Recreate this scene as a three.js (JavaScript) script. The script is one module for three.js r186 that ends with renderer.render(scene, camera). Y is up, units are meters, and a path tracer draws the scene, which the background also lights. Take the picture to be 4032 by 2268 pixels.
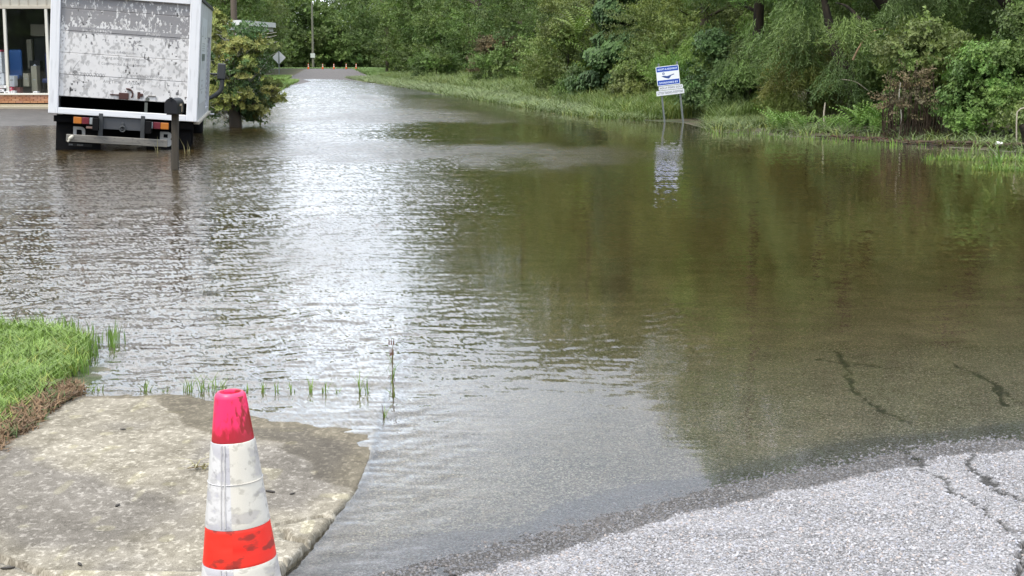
import * as THREE from 'three';
import { mergeGeometries } from 'three/addons/utils/BufferGeometryUtils.js';
import { RoundedBoxGeometry } from 'three/addons/geometries/RoundedBoxGeometry.js';

// ---------------------------------------------------------------- camera, sky, sun, exposure
const scene = new THREE.Scene();
const camera = new THREE.PerspectiveCamera(21.2, 1024 / 576, 0.1, 2000);
camera.position.set(0, 1.55, 0);
camera.rotation.order = 'YXZ';
camera.rotation.x = THREE.MathUtils.degToRad(-8.516);
const renderer = new THREE.WebGLRenderer({ antialias: true });
renderer.setSize(1024, 576);
renderer.toneMapping = THREE.LinearToneMapping;
renderer.toneMappingExposure = 2.0;
renderer.shadowMap.enabled = true;

function rng(seed) { let s = seed | 0; return () => { s = (s + 0x6d2b79f5) | 0; let t = Math.imul(s ^ (s >>> 15), 1 | s); t = (t + Math.imul(t ^ (t >>> 7), 61 | t)) ^ t; return ((t ^ (t >>> 14)) >>> 0) / 4294967296; }; }
const hash2 = (i, j) => { let h = Math.imul(i | 0, 374761393) + Math.imul(j | 0, 668265263); h = Math.imul(h ^ (h >>> 13), 1274126177); return ((h ^ (h >>> 16)) >>> 0) / 4294967296; };
const fade = (t) => t * t * (3 - 2 * t), clamp = (v, a, b) => Math.min(b, Math.max(a, v)), mix = (a, b, t) => a + (b - a) * t;
const sstep = (a, b, v) => fade(clamp((v - a) / (b - a), 0, 1));
function vnoise(x, y) { const i = Math.floor(x), j = Math.floor(y), u = fade(x - i), v = fade(y - j); return mix(mix(hash2(i, j), hash2(i + 1, j), u), mix(hash2(i, j + 1), hash2(i + 1, j + 1), u), v); }
function fbm(x, y, o = 4) { let s = 0, a = 0.5, n = 0; for (let k = 0; k < o; k++) { s += a * vnoise(x, y); n += a; a *= 0.5; x = x * 2.03 + 17.1; y = y * 2.03 - 9.7; } return s / n; }

const sunDir = new THREE.Vector3(-0.34, 0.82, 0.32).normalize();
{
  const W = 1024, H = 512, d = new Float32Array(W * H * 4);
  for (let j = 0; j < H; j++) for (let i = 0; i < W; i++) {
    const th = ((j + 0.5) / H - 0.5) * Math.PI, ph = ((i + 0.5) / W - 0.5) * 2 * Math.PI;
    const y = Math.sin(th), x = Math.cos(th) * Math.cos(ph), z = Math.cos(th) * Math.sin(ph), up = Math.max(y, 0.02);
    const cx = x / (up + 0.25) * 2.2, cz = z / (up + 0.25) * 2.2;
    const c = sstep(0.3, 0.72, fbm(cx + 40, cz + 11, 5)), c2 = fbm(cx * 2.3 + 7, cz * 2.3 + 90, 4);
    const dot = Math.max(0, x * sunDir.x + y * sunDir.y + z * sunDir.z);
    const glow = 0.3 * Math.pow(dot, 4) + 0.5 * Math.pow(dot, 40);
    const bank = 0.75 * Math.pow(Math.max(0, x * -0.135 + y * 0.15 + z * -0.981), 90) * (0.7 + 0.6 * c2);   // a bright bank of cloud stands over the road ahead: the water mirrors it
    const l = 0.33 + 0.72 * Math.max(0, y) + 0.26 * c + 0.2 * (c2 - 0.5) + glow + bank;   // overcast: darker toward the horizon than overhead
    const o = (j * W + i) * 4, b = 0.14 * (1 - c);
    d[o] = l * (0.955 - b * 0.9); d[o + 1] = l * (0.985 - b * 0.35); d[o + 2] = l * (1.045 + b * 0.25); d[o + 3] = 1;
  }
  const t = new THREE.DataTexture(d, W, H, THREE.RGBAFormat, THREE.FloatType);
  t.mapping = THREE.EquirectangularReflectionMapping; t.magFilter = THREE.LinearFilter; t.minFilter = THREE.LinearFilter; t.needsUpdate = true;
  scene.background = t; scene.environment = t;
}
const sun = new THREE.DirectionalLight(0xfff2df, 1.5);
sun.position.copy(sunDir).multiplyScalar(120); sun.target.position.set(0, 0, -40);
sun.position.add(sun.target.position);
sun.castShadow = true; sun.shadow.radius = 24; sun.shadow.mapSize.set(2048, 2048);
Object.assign(sun.shadow.camera, { left: -70, right: 70, top: 70, bottom: -70, near: 1, far: 400 });
scene.add(sun, sun.target);

// ---------------------------------------------------------------- helpers
const taken = {};
function numbered(name) { const n = taken[name] = (taken[name] ?? -1) + 1; return n ? name + '_' + String(n).padStart(3, '0') : name; }
function tag(o, label, category, group, kind) { if (label) o.userData.label = label; if (category) o.userData.category = category; if (group) o.userData.group = group; if (kind) o.userData.kind = kind; return o; }
function thing(name, label, category, pos = [0, 0, 0], turn = 0, group) {
  const o = new THREE.Group(); o.name = numbered(name); o.position.set(...pos); o.rotation.y = turn; scene.add(o);
  return tag(o, label, category, group);
}
function part(name, geo, mat, parent) { const m = new THREE.Mesh(geo, mat); m.name = name; m.castShadow = m.receiveShadow = true; parent.add(m); return m; }
function top(name, geo, mat) { return part(numbered(name), geo, mat, scene); }
const std = (c, r = 0.8, o = {}) => new THREE.MeshStandardMaterial({ color: Array.isArray(c) ? new THREE.Color().setRGB(...c) : c, roughness: r, ...o });
const phys = (c, r, o = {}) => new THREE.MeshPhysicalMaterial({ color: new THREE.Color().setRGB(...c), roughness: r, ...o });
function box(w, h, d, x = 0, y = 0, z = 0, r = 0) { const g = r ? new RoundedBoxGeometry(w, h, d, 2, Math.min(r, w / 2.1, h / 2.1, d / 2.1)) : new THREE.BoxGeometry(w, h, d); g.translate(x, y, z); return g; }
function merge(list) { return mergeGeometries(list.map((g) => { const n = g.index ? g.toNonIndexed() : g; for (const k of Object.keys(n.attributes)) if (!['position', 'normal', 'uv'].includes(k)) n.deleteAttribute(k); return n; })); }
function cyl(r0, r1, h, x = 0, y = 0, z = 0, n = 16) { const g = new THREE.CylinderGeometry(r0, r1, h, n); g.translate(x, y, z); return g; }
// tapered tube along points [x,y,z,r]
function limb(pts, n = 7) {
  const c = new THREE.CatmullRomCurve3(pts.map((p) => new THREE.Vector3(p[0], p[1], p[2]))), m = Math.max(4, pts.length * 3);
  const g = new THREE.TubeGeometry(c, m, 1, n, false), P = g.attributes.position;
  for (let i = 0; i <= m; i++) {
    const q = c.getPointAt(i / m), t = i / m * (pts.length - 1), k = Math.min(pts.length - 2, Math.floor(t)), r = mix(pts[k][3], pts[k + 1][3], t - k);
    for (let j = 0; j <= n; j++) { const o = i * (n + 1) + j; P.setXYZ(o, q.x + (P.getX(o) - q.x) * r, q.y + (P.getY(o) - q.y) * r, q.z + (P.getZ(o) - q.z) * r); }
  }
  return g;
}
function texture(w, h, fn, srgb = true, rep) {
  const d = new Uint8Array(w * h * 4);
  for (let j = 0; j < h; j++) for (let i = 0; i < w; i++) { const c = fn(i / w, j / h, i, j), o = (j * w + i) * 4; if (typeof c === 'number') d[o] = d[o + 1] = d[o + 2] = clamp(c, 0, 1) * 255; else { d[o] = clamp(c[0], 0, 1) * 255; d[o + 1] = clamp(c[1], 0, 1) * 255; d[o + 2] = clamp(c[2], 0, 1) * 255; } d[o + 3] = 255; }
  const t = new THREE.DataTexture(d, w, h); t.magFilter = THREE.LinearFilter; t.minFilter = THREE.LinearMipmapLinearFilter; t.generateMipmaps = true; t.wrapS = t.wrapT = THREE.RepeatWrapping;
  if (srgb) t.colorSpace = THREE.SRGBColorSpace; t.needsUpdate = true; if (rep) t.repeat.set(rep, rep); return t;
}
function canvasTex(w, h, draw) {
  const c = document.createElement('canvas'); c.width = w; c.height = h; draw(c.getContext('2d'), w, h);
  const t = new THREE.CanvasTexture(c); t.colorSpace = THREE.SRGBColorSpace; t.magFilter = THREE.LinearFilter; return t;
}
// grid sheet over sorted x and z lines, height fn, optional colour fn
function sheet(xs, zs, hf, cf, uvScale = 1) {
  const nx = xs.length, nz = zs.length, P = new Float32Array(nx * nz * 3), U = new Float32Array(nx * nz * 2), C = cf && new Float32Array(nx * nz * 3), I = new Uint32Array((nx - 1) * (nz - 1) * 6);
  for (let j = 0, k = 0; j < nz; j++) for (let i = 0; i < nx; i++, k++) {
    const x = xs[i], z = zs[j], y = hf(x, z); P[k * 3] = x; P[k * 3 + 1] = y; P[k * 3 + 2] = z; U[k * 2] = x * uvScale; U[k * 2 + 1] = -z * uvScale;
    if (cf) { const c = cf(x, z, y); C[k * 3] = c[0]; C[k * 3 + 1] = c[1]; C[k * 3 + 2] = c[2]; }
  }
  let o = 0;
  for (let j = 0; j < nz - 1; j++) for (let i = 0; i < nx - 1; i++) { const a = j * nx + i, b = a + 1, c = a + nx, e = c + 1; I[o++] = a; I[o++] = c; I[o++] = b; I[o++] = b; I[o++] = c; I[o++] = e; }
  const g = new THREE.BufferGeometry(); g.setAttribute('position', new THREE.BufferAttribute(P, 3)); g.setAttribute('uv', new THREE.BufferAttribute(U, 2)); if (cf) g.setAttribute('color', new THREE.BufferAttribute(C, 3));
  g.setIndex(new THREE.BufferAttribute(I, 1)); g.computeVertexNormals(); return g;
}
// lines spaced finely over [a,b] spans: list of [from, to, step]
function lines(...spans) { const s = []; for (const [a, b, st] of spans) { const n = Math.max(1, Math.round((b - a) / st)); for (let i = 0; i < n; i++) s.push(a + (b - a) * i / n); } s.push(spans[spans.length - 1][1]); return s; }
const dummy = new THREE.Object3D(), tint = new THREE.Color();
// InstancedMesh from a list of {p, q|r, s, c}
function scatter(name, geo, mat, list, parent) {
  const m = new THREE.InstancedMesh(geo, mat, list.length); m.name = name;
  list.forEach((e, i) => {
    dummy.position.set(...e.p); if (e.q) dummy.quaternion.copy(e.q); else dummy.rotation.set(...(e.r || [0, 0, 0])); Array.isArray(e.s) ? dummy.scale.set(...e.s) : dummy.scale.setScalar(e.s ?? 1);
    dummy.updateMatrix(); m.setMatrixAt(i, dummy.matrix); if (e.c) m.setColorAt(i, tint.setRGB(...e.c));
  });
  m.castShadow = m.receiveShadow = true; m.userData.kind = 'stuff'; parent.add(m); return m;
}
// ---------------------------------------------------------------- terrain: flooded junction
const shoreNear = [[-2.2, -3.1], [-1.5, -3.4], [-0.75, -4.2], [-0.44, -4.47], [-0.29, -4.6], [-0.11, -4.73], [0.29, -5.05], [0.77, -5.45], [1.25, -5.78], [1.62, -6.03], [2.11, -6.19], [3.2, -6.7], [6, -8.2], [14, -12]];
const shoreRight = [[24, -20], [12, -23.5], [9.3, -24.6], [8.41, -25.32], [7.68, -26.79], [7.28, -29.4], [5.58, -30.43], [4.35, -32.4], [4.15, -37.0], [2.3, -40.2], [0.16, -52.19], [-3.55, -73.66], [-8.54, -98.7]];
const shoreFar = [[-9.8, -106], [-11.6, -112], [-15.0, -116], [-16.0, -112]];
const shoreLeft = [[-14.31, -101.98], [-12.83, -87.38], [-9.7, -58.2], [-8.6, -47], [-8.8, -41], [-10.1, -36], [-11.67, -35.4], [-40, -37], [-40, -9.2], [-6, -8.9], [-2.88, -8.53], [-2.62, -8.5], [-2.3, -8.22], [-2.16, -7.6], [-2.1, -7.1], [-2.06, -5.8], [-2.1, -4]];
const pond = [...shoreNear, ...shoreRight, ...shoreFar, ...shoreLeft];
// signed distance to the pond outline, negative in the water
function pondDist(x, z) {
  let d = 1e9, inside = false;
  for (let i = 0, j = pond.length - 1; i < pond.length; j = i++) {
    const [ax, az] = pond[j], [bx, bz] = pond[i], ex = bx - ax, ez = bz - az, t = clamp(((x - ax) * ex + (z - az) * ez) / (ex * ex + ez * ez), 0, 1), qx = x - ax - ex * t, qz = z - az - ez * t;
    d = Math.min(d, qx * qx + qz * qz);
    if ((az > z) !== (bz > z) && x < (bx - ax) * (z - az) / (bz - az) + ax) inside = !inside;
  }
  return inside ? -Math.sqrt(d) : Math.sqrt(d);
}
function polyDist(list, x, z) { let d = 1e9; for (let i = 1; i < list.length; i++) { const [ax, az] = list[i - 1], [bx, bz] = list[i], ex = bx - ax, ez = bz - az, t = clamp(((x - ax) * ex + (z - az) * ez) / (ex * ex + ez * ez), 0, 1); d = Math.min(d, Math.hypot(x - ax - ex * t, z - az - ez * t)); } return d; }
const slabEdge = [[-0.62, -9.2], [-0.6, -7.1], [-0.58, -6.43], [-0.56, -5.93], [-0.57, -5.42], [-0.62, -4.99], [-0.665, -4.69], [-0.72, -4.4], [-0.83, -3.9], [-1.0, -3.3], [-1.25, -2.7]];
function terrain(x, z) {
  const d = pondDist(x, z), w = 0.6 * (fbm(x * 1.3 + 5, z * 1.3, 3) - 0.5);
  let h;
  if (d < 0) {
    const e = -d + 0.12 * w;
    h = -(0.034 * Math.min(e, 1.7) + 0.045 * clamp(e - 1.7, 0, 3.6));
    if (z < -8.17 && z > -12 && x > -0.4) h -= 0.014 * sstep(-8.16, -8.2, z) * sstep(-0.4, 0.9, x);
    h -= 0.03 * Math.exp(-Math.pow(polyDist(slabEdge, x, z) / 0.28, 2));
  } else {
    const road = z > -13 && x > -3;
    h = road ? 0.024 * Math.min(d, 3) + 0.004 * w : 0.045 * Math.min(d, 3) + 0.012 * clamp(d - 3, 0, 30);
    if (z < -40 && x < -14) h = 0.03 * Math.min(d, 4);
    if (z < -100) { const fr = sstep(-108, -120, z); h = mix(h, 0.012 + 0.0003 * Math.max(0, -z - 112), fr); }
  }
  return h + 0.004 * w;
}
// asphalt of the near junction: inside this box the earth lies lower and the asphalt sheet on top
const inNear = (x, z) => x > -1.25 && x < 11.5 && z > -12.2 && z < 8;
const roadDir = new THREE.Vector2(-0.1763, -1).normalize();         // the far road's heading (x, z)
const roadMid = (z) => -11.6 + (z + 100) * (z < -100 ? 0.119 : 0.1763);
const roadHalf = 3.15;
const lotArea = (x, z) => x > -45 && x < -8.2 && z < -33.6 && z > -44.4;
const onFarRoad = (x, z) => z < -60 && z > -214 && Math.abs(x - roadMid(z)) < roadHalf + 0.2;
const onCross = (x, z) => Math.abs(z + 0.12 * (x + 30) + 205) < 3.2 && x > -120 && x < 60;
const groundTex = texture(512, 512, (u, v, i, j) => { const n = 0.5 * hash2(i, j) + 0.5 * fbm(u * 64, v * 64, 3); return 0.45 + 0.5 * n; });
groundTex.repeat.set(0.5, 0.5);
{
  const xs = lines([-600, -120, 40], [-120, -40, 4], [-40, -14, 0.9], [-14, -3.2, 0.35], [-3.2, 3.4, 0.09], [3.4, 12, 0.3], [12, 40, 1.2], [40, 120, 8], [120, 600, 40]);
  const zs = lines([-900, -300, 60], [-300, -215, 8], [-215, -100, 1.6], [-100, -40, 0.8], [-40, -12, 0.3], [-12, -2.4, 0.1], [-2.4, 12, 0.6], [12, 80, 12]);
  const g = sheet(xs, zs, (x, z) => terrain(x, z) - (inNear(x, z) || onFarRoad(x, z) || onCross(x, z) || lotArea(x, z) ? 0.07 : 0), (x, z, y) => {
    const n = fbm(x * 0.8, z * 0.8, 4), m = fbm(x * 3 + 30, z * 3, 3);
    if (y < -0.004) return [0.31 + 0.08 * n, 0.275 + 0.07 * n, 0.215 + 0.05 * n];
    const s = sstep(0.35, 0.65, m);
    return [mix(0.13, 0.085, s) + 0.05 * n, mix(0.1, 0.12, s) + 0.05 * n, mix(0.06, 0.045, s) + 0.02 * n];
  });
  const m = top('ground', g, new THREE.MeshStandardMaterial({ map: groundTex, vertexColors: true, roughness: 0.95, bumpMap: groundTex, bumpScale: 0.02 }));
  tag(m, 'earth under the flood water and along its banks', 'ground', null, 'structure');
}
// ---------------------------------------------------------------- asphalt of the near junction, with real grooves for cracks, their shade deepened by colour
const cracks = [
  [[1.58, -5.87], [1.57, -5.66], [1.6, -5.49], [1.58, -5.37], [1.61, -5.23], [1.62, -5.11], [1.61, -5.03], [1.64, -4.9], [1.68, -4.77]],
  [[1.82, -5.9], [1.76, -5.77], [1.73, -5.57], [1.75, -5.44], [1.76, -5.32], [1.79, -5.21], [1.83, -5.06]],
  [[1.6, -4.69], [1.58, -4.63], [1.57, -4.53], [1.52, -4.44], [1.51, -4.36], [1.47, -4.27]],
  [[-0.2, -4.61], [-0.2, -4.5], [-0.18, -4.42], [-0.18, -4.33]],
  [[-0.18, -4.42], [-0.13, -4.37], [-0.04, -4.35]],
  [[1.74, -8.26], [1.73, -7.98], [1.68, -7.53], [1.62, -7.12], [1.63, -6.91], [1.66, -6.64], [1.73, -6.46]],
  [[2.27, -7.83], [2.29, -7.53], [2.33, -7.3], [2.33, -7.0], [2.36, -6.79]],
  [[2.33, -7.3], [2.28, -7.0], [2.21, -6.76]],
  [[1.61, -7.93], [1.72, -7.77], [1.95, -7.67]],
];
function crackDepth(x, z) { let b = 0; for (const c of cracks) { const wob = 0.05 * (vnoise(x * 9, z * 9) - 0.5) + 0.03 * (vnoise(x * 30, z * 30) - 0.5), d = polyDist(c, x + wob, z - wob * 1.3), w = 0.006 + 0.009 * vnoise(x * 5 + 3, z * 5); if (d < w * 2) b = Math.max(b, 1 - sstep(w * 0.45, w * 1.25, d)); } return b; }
const roadTop = (x, z) => terrain(x, z) + 0.0035 * (vnoise(x * 40, z * 40) - 0.5) + 0.002 * (vnoise(x * 85, z * 85) - 0.5);
const asphaltTex = texture(2048, 2048, (u, v, i, j) => {
  const n = hash2(i, j), s = vnoise(i / 3.2, j / 3.2), t = vnoise(i / 7 + 50, j / 7), p = fbm(u * 12, v * 12, 4);
  let c = 0.6 + 0.1 * (n - 0.5) + 0.24 * (t - 0.5) + 0.22 * (p - 0.5); c += sstep(0.62, 0.8, s) * 0.2 - sstep(0.36, 0.2, s) * 0.2;
  const w = 0.015 * (vnoise(i / 11 + 9, j / 11) - 0.3); return [c + w, c, c - w * 0.6];
});
asphaltTex.repeat.set(1 / 2.4, 1 / 2.4);
const matAsphalt = new THREE.MeshStandardMaterial({ color: new THREE.Color().setRGB(0.9, 0.9, 0.92), map: asphaltTex, bumpMap: asphaltTex, bumpScale: 0.004, roughness: 0.9, vertexColors: true });
// how wet the asphalt or concrete is: a strip soaked by the lapping water, with a ragged outline
const soak = (x, z) => { const d = pondDist(x, z) + 0.1 * (fbm(x * 4, z * 4, 3) - 0.5) + 0.06 * (vnoise(x * 19, z * 19) - 0.5); return 1 - sstep(0.16, 0.2, d); };
{
  const xs = lines([-1.3, -0.8, 0.08], [-0.8, 3.1, 0.0165], [3.1, 12, 0.2]), zs = lines([-12.4, -8.6, 0.1], [-8.6, -4.2, 0.0165], [-4.2, 8, 0.25]);
  const g = sheet(xs, zs, (x, z) => { const c = x > -0.8 && x < 3.3 && z < -4 && z > -8.6 ? crackDepth(x, z) : 0; const y = roadTop(x, z); return y > 0.004 ? mix(y, Math.max(0.003, y - 0.03), c) : y - 0.02 * c; }, (x, z) => { const cr = x > -0.8 && x < 3.3 && z < -4 && z > -8.6 ? crackDepth(x, z) : 0; if (cr > 0.3) return [0.12, 0.115, 0.105]; const w = soak(x, z), film = sstep(-0.1, -0.35, pondDist(x, z) + 0.2 * (vnoise(x * 3, z * 3) - 0.5)), k = mix(0.9, mix(0.32, 0.54, film), w), m = sstep(-8.3, -8.55, z + 0.3 * (fbm(x * 2, z * 2, 3) - 0.5)) * sstep(0.1, 0.7, fbm(x * 0.9 + 4, z * 0.9, 3) + 0.3); return [mix(k * 0.7, 0.45, m), mix(k * mix(0.69, 0.66 - 0.04 * film, w), 0.405, m), mix(k * mix(0.695, 0.62 - 0.15 * film, w), 0.32, m)]; });  // crack floors coloured dark: painted shade, since the shallow grooves shade themselves little
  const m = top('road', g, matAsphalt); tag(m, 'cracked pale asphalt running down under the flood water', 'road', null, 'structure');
}
// chips of stone standing out of the worn asphalt
{
  const R = rng(77), stone = new THREE.IcosahedronGeometry(1, 0), dry = [], wet = [];
  { const P = stone.attributes.position; for (let i = 0; i < P.count; i++) { const k = 0.8 + 0.4 * hash2(Math.round(P.getX(i) * 50) + 300, Math.round((P.getY(i) + 3 * P.getZ(i)) * 50)); P.setXYZ(i, P.getX(i) * k, P.getY(i) * k, P.getZ(i) * k); } stone.computeVertexNormals(); }
  for (let n = 0; n < 170000; n++) {
    const z = -3.5 - 4.9 * Math.pow(R(), 1.15), x = -0.62 + (1.9 - z * 0.46 + 0.62) * Math.pow(R(), 1.25);
    if (x < -0.55 + 0.1 * R() && z < -4.4) continue;
    if (crackDepth(x, z) > 0.15) continue;
    const s = 0.0017 + 0.0042 * R() * R(), t = R(), w = soak(x, z) > 0.5, sunk = w && pondDist(x, z) + 0.2 * (vnoise(x * 3, z * 3) - 0.5) < -0.2, b = (t < 0.07 ? 1.3 : 0.72 + 0.42 * R()) * (0.78 + 0.4 * fbm(x * 1.6 + 3, z * 1.6, 3)), k = sunk ? 0.76 : w ? 0.4 : 1;
    const hue = R(), c = hue < 0.14 ? [1.08, 0.95, 0.84] : hue < 0.3 ? [0.94, 0.97, 1.05] : [1, 1, 1];
    (w ? wet : dry).push({ p: [x, roadTop(x, z) + s * 0.12, z], r: [R() * 0.7, R() * 6.3, R() * 0.7], s: [s * (0.9 + R() * 0.7), s * 0.55, s], c: [0.345 * b * k * c[0], (sunk ? 0.33 : 0.342) * b * k * c[1], (sunk ? 0.25 : 0.36) * b * k * c[2]] });
  }
  tag(scatter('gravel_chips', stone, std([1, 1, 1], 0.85), dry, scene), 'pale stone chips worn proud of the dry asphalt', 'gravel', null, 'stuff');
  tag(scatter('wet_gravel_chips', stone, std([1, 1, 1], 0.3), wet, scene), 'dark wet stone chips along the water edge and under it', 'gravel', null, 'stuff');
}
// ---------------------------------------------------------------- far road, cross road, parking lot
{
  const matFar = new THREE.MeshStandardMaterial({ color: new THREE.Color().setRGB(0.36, 0.34, 0.345), map: asphaltTex, roughness: 0.85 });
  const strip = (zs, n, mid, half) => {
    const P = [], U = [], I = [];
    zs.forEach((z, j) => { for (let i = 0; i <= n; i++) { const t = i / n * 2 - 1, x = mid(z) + t * half; P.push(x, terrain(x, z) + 0.012 + 0.03 * (1 - t * t), z); U.push(x, -z); } });
    for (let j = 0; j < zs.length - 1; j++) for (let i = 0; i < n; i++) { const a = j * (n + 1) + i, b = a + 1, c = a + n + 1, d = c + 1; I.push(a, b, c, b, d, c); }
    const g = new THREE.BufferGeometry(); g.setAttribute('position', new THREE.Float32BufferAttribute(P, 3)); g.setAttribute('uv', new THREE.Float32BufferAttribute(U, 2)); g.setIndex(I); g.computeVertexNormals(); return g;
  };
  tag(top('far_road', strip(lines([-213, -100, 1.5], [-100, -60, 2]).reverse(), 10, roadMid, roadHalf), matFar), 'dry grey end of the country road rising out of the water', 'road', null, 'structure');
  const cr = sheet(lines([-110, 50, 3]), lines([-3, 3, 0.5]), (x, z) => terrain(x, z - 205 - 0.12 * (x + 30)) + 0.05);
  { const P = cr.attributes.position; for (let i = 0; i < P.count; i++) P.setZ(i, P.getZ(i) - 205 - 0.12 * (P.getX(i) + 30)); }
  tag(top('cross_road', cr, matFar), 'road crossing at the far junction under the trees', 'road', null, 'structure');
  const lot = sheet(lines([-45, -8.4, 0.4]), lines([-44.2, -33.8, 0.25]), (x, z) => terrain(x, z) + 0.012 * (fbm(x, z, 3) - 0.5));
  tag(top('parking_lot', lot, new THREE.MeshStandardMaterial({ color: new THREE.Color().setRGB(0.27, 0.255, 0.24), map: asphaltTex, roughness: 0.5 })), 'wet asphalt apron in front of the brick storefront', 'parking lot', null, 'structure');
}
// ---------------------------------------------------------------- flood water: a closed body with a rippled top
{
  const R = rng(5), waves = [];
  for (let i = 0; i < 46; i++) {
    const lam = 0.045 * Math.pow(30, Math.pow(i / 45, 1.4)), ang = 0.4 + (R() - 0.5) * (lam > 0.5 ? 1.3 : 2.5), k = 2 * Math.PI / lam;
    waves.push({ kx: k * Math.sin(ang), kz: k * Math.cos(ang), ph: R() * 6.28, lam, g: i % 3, a: lam < 0.3 ? 0.00030 * Math.pow(lam / 0.12, 0.85) : 0.00062 * Math.pow(lam / 0.5, 0.5) });
  }
  const ripple = (x, z) => {                     // wind: still to the right under the trees, stirred on the open left
    const d = -z, px = x / d;                                                 // lee of the right bank is a wedge of still water
    const lee = sstep(-0.075, 0.03, px + 0.05 * (fbm(x * 0.5, z * 0.22, 3) - 0.5) + 0.03 * (z > -9 ? (z + 9) / 5 : 0));
    const gust = 0.55 + 1.25 * fbm(x * 0.33 + 9, z * 0.16 + 3, 3);
    const pool = Math.exp(-Math.pow((x + 0.05 - 0.02 * (d - 12)) / 0.95, 2) - Math.pow((d - 11.9) / 2.6, 2));
    const near = mix(0.28, 1, sstep(5, 8.5, d)) * mix(1, 0.62, sstep(16, 30, d));
    let a = gust * near * mix(1, 0.17, lee) * (1 - 0.86 * pool);
    const stripe = Math.exp(-Math.pow((d - 23.5 - 0.25 * x) / 1.6, 2)) * sstep(-4, -1, x) * 0.4;
    return a + stripe * (1 - 0.5 * lee);
  };
  // where the wind has raised the finest ripples (too small to see one by one) the surface is dull; in the lee it stays glassy
  const ruffled = (x, z) => {
    const d = -z, u = x / d, n = fbm(x * 0.35 + 3, z * 0.16 + 8, 4) - 0.5, f = fbm(x * 1.6, z * 0.6 + 20, 3) - 0.5;
    const lane = Math.exp(-Math.pow((u + 0.12 + 0.13 * n) / 0.06, 2)) * sstep(7, 12, d) * (0.5 + 0.6 * n);
    const sd = d + 2 * n + 1.2 * f, belt = sstep(18.5, 25, sd + 4 * f) * sstep(31 - x, 23.5 - x, sd + 5 * f) * sstep(0.2, 0.02, u) * mix(0.5, 0.75, sstep(-6, -2, x));
    const off = sstep(1.2, 4.5, -pondDist(x, z)), far = sstep(34.5, 39, d + 7 * n + 3 * f) * off * (0.6 + 0.8 * n);
    const open = sstep(0.0, -0.12, u) * sstep(9, 16, d) * 0.3 * (0.6 + 1.4 * n), mid = sstep(13.5, 17, d) * sstep(-0.03, -0.08, u + 0.1 * n) * 0.4;
    return clamp(Math.max(lane, belt, far, open, mid) + 0.35 * f * Math.max(lane, far, mid), 0, 1);
  };
  const rows = []; for (let z = -2.7; z > -135;) { rows.push(z); z -= Math.max(0.016, -z * 0.0046); } rows.push(-135);
  const cols = []; { const n = 600; for (let i = 0; i < 14; i++) cols.push([-1, 1 - i / 14]); for (let i = 0; i <= n; i++) cols.push([i / n * 2 - 1, 0]); for (let i = 1; i <= 14; i++) cols.push([1, i / 14]); }
  const nx = cols.length, nz = rows.length, N = nx * nz, P = new Float32Array((N + 4) * 3), Q = new Float32Array((N + 4) * 3), UV = new Float32Array((N + 4) * 2);
  let k = 0;
  for (let j = 0; j < nz; j++) {
    const z = rows[j], d = -z, dz = Math.max(0.016, d * 0.0046);
    for (let i = 0; i < nx; i++, k++) {
      const [u, e] = cols[i], x = u * (0.365 * d + 0.7) + Math.sign(u) * e * (2 + 0.35 * d), a = e ? 0 : ripple(x, z);
      let y = 0, sx = 0, sz = 0;
      if (a) {
        const m0 = 0.35 + 1.3 * vnoise(x * 1.7, z * 1.1), m1 = 0.35 + 1.3 * vnoise(x * 0.9 + 40, z * 0.7), m2 = 0.35 + 1.3 * vnoise(x * 2.6 + 80, z * 1.9);
        const wx = x + 0.05 * (vnoise(x * 2.1, z * 2.1) - 0.5), wz = z + 0.07 * (vnoise(x * 1.6 + 20, z * 1.6) - 0.5);
        for (const w of waves) {
          const am = w.a * a * (w.g === 0 ? m0 : w.g === 1 ? m1 : m2);
          if (w.lam * 0.45 < dz) { const f = am * 0.7 * 4.4 * ((hash2(i * 7 + w.g * 131 + Math.round(w.lam * 999), j) - 0.5)); sz += f * w.kz * 0.75; sx += f * w.kx * 0.5; continue; }
          const t = w.kx * wx + w.kz * wz + w.ph, c = Math.cos(t) * am; y += Math.sin(t) * am; sx += c * w.kx; sz += c * w.kz;
        }
      }
      UV[k * 2] = (x + 45) / 90; UV[k * 2 + 1] = d / 136; P[k * 3] = x; P[k * 3 + 1] = y * 0.8; P[k * 3 + 2] = z;
      const l = 1 / Math.hypot(sx, 1, sz); Q[k * 3] = -sx * l; Q[k * 3 + 1] = l; Q[k * 3 + 2] = -sz * l;
    }
  }
  const I = [];
  for (let j = 0; j < nz - 1; j++) for (let i = 0; i < nx - 1; i++) { const a = j * nx + i, b = a + 1, c = a + nx, d = c + 1; I.push(a, b, c, b, d, c); }
  const low = -0.9, A = 0, B = nx - 1, C = (nz - 1) * nx, D = N - 1, bot = [A, B, C, D].map((v, n) => { const o = N + n; P[o * 3] = P[v * 3]; P[o * 3 + 1] = low; P[o * 3 + 2] = P[v * 3 + 2]; Q[o * 3 + 1] = -1; return o; });
  for (let i = 0; i < nx - 1; i++) { I.push(i, bot[0], i + 1); I.push(C + i, C + i + 1, bot[2]); }
  I.push(B, bot[0], bot[1], D, bot[3], bot[2]);
  for (let j = 0; j < nz - 1; j++) { I.push(j * nx, (j + 1) * nx, bot[0]); I.push(j * nx + B, bot[1], (j + 1) * nx + B); }
  I.push(C, bot[2], bot[0], D, bot[1], bot[3], bot[0], bot[2], bot[1], bot[1], bot[2], bot[3]);
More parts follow.
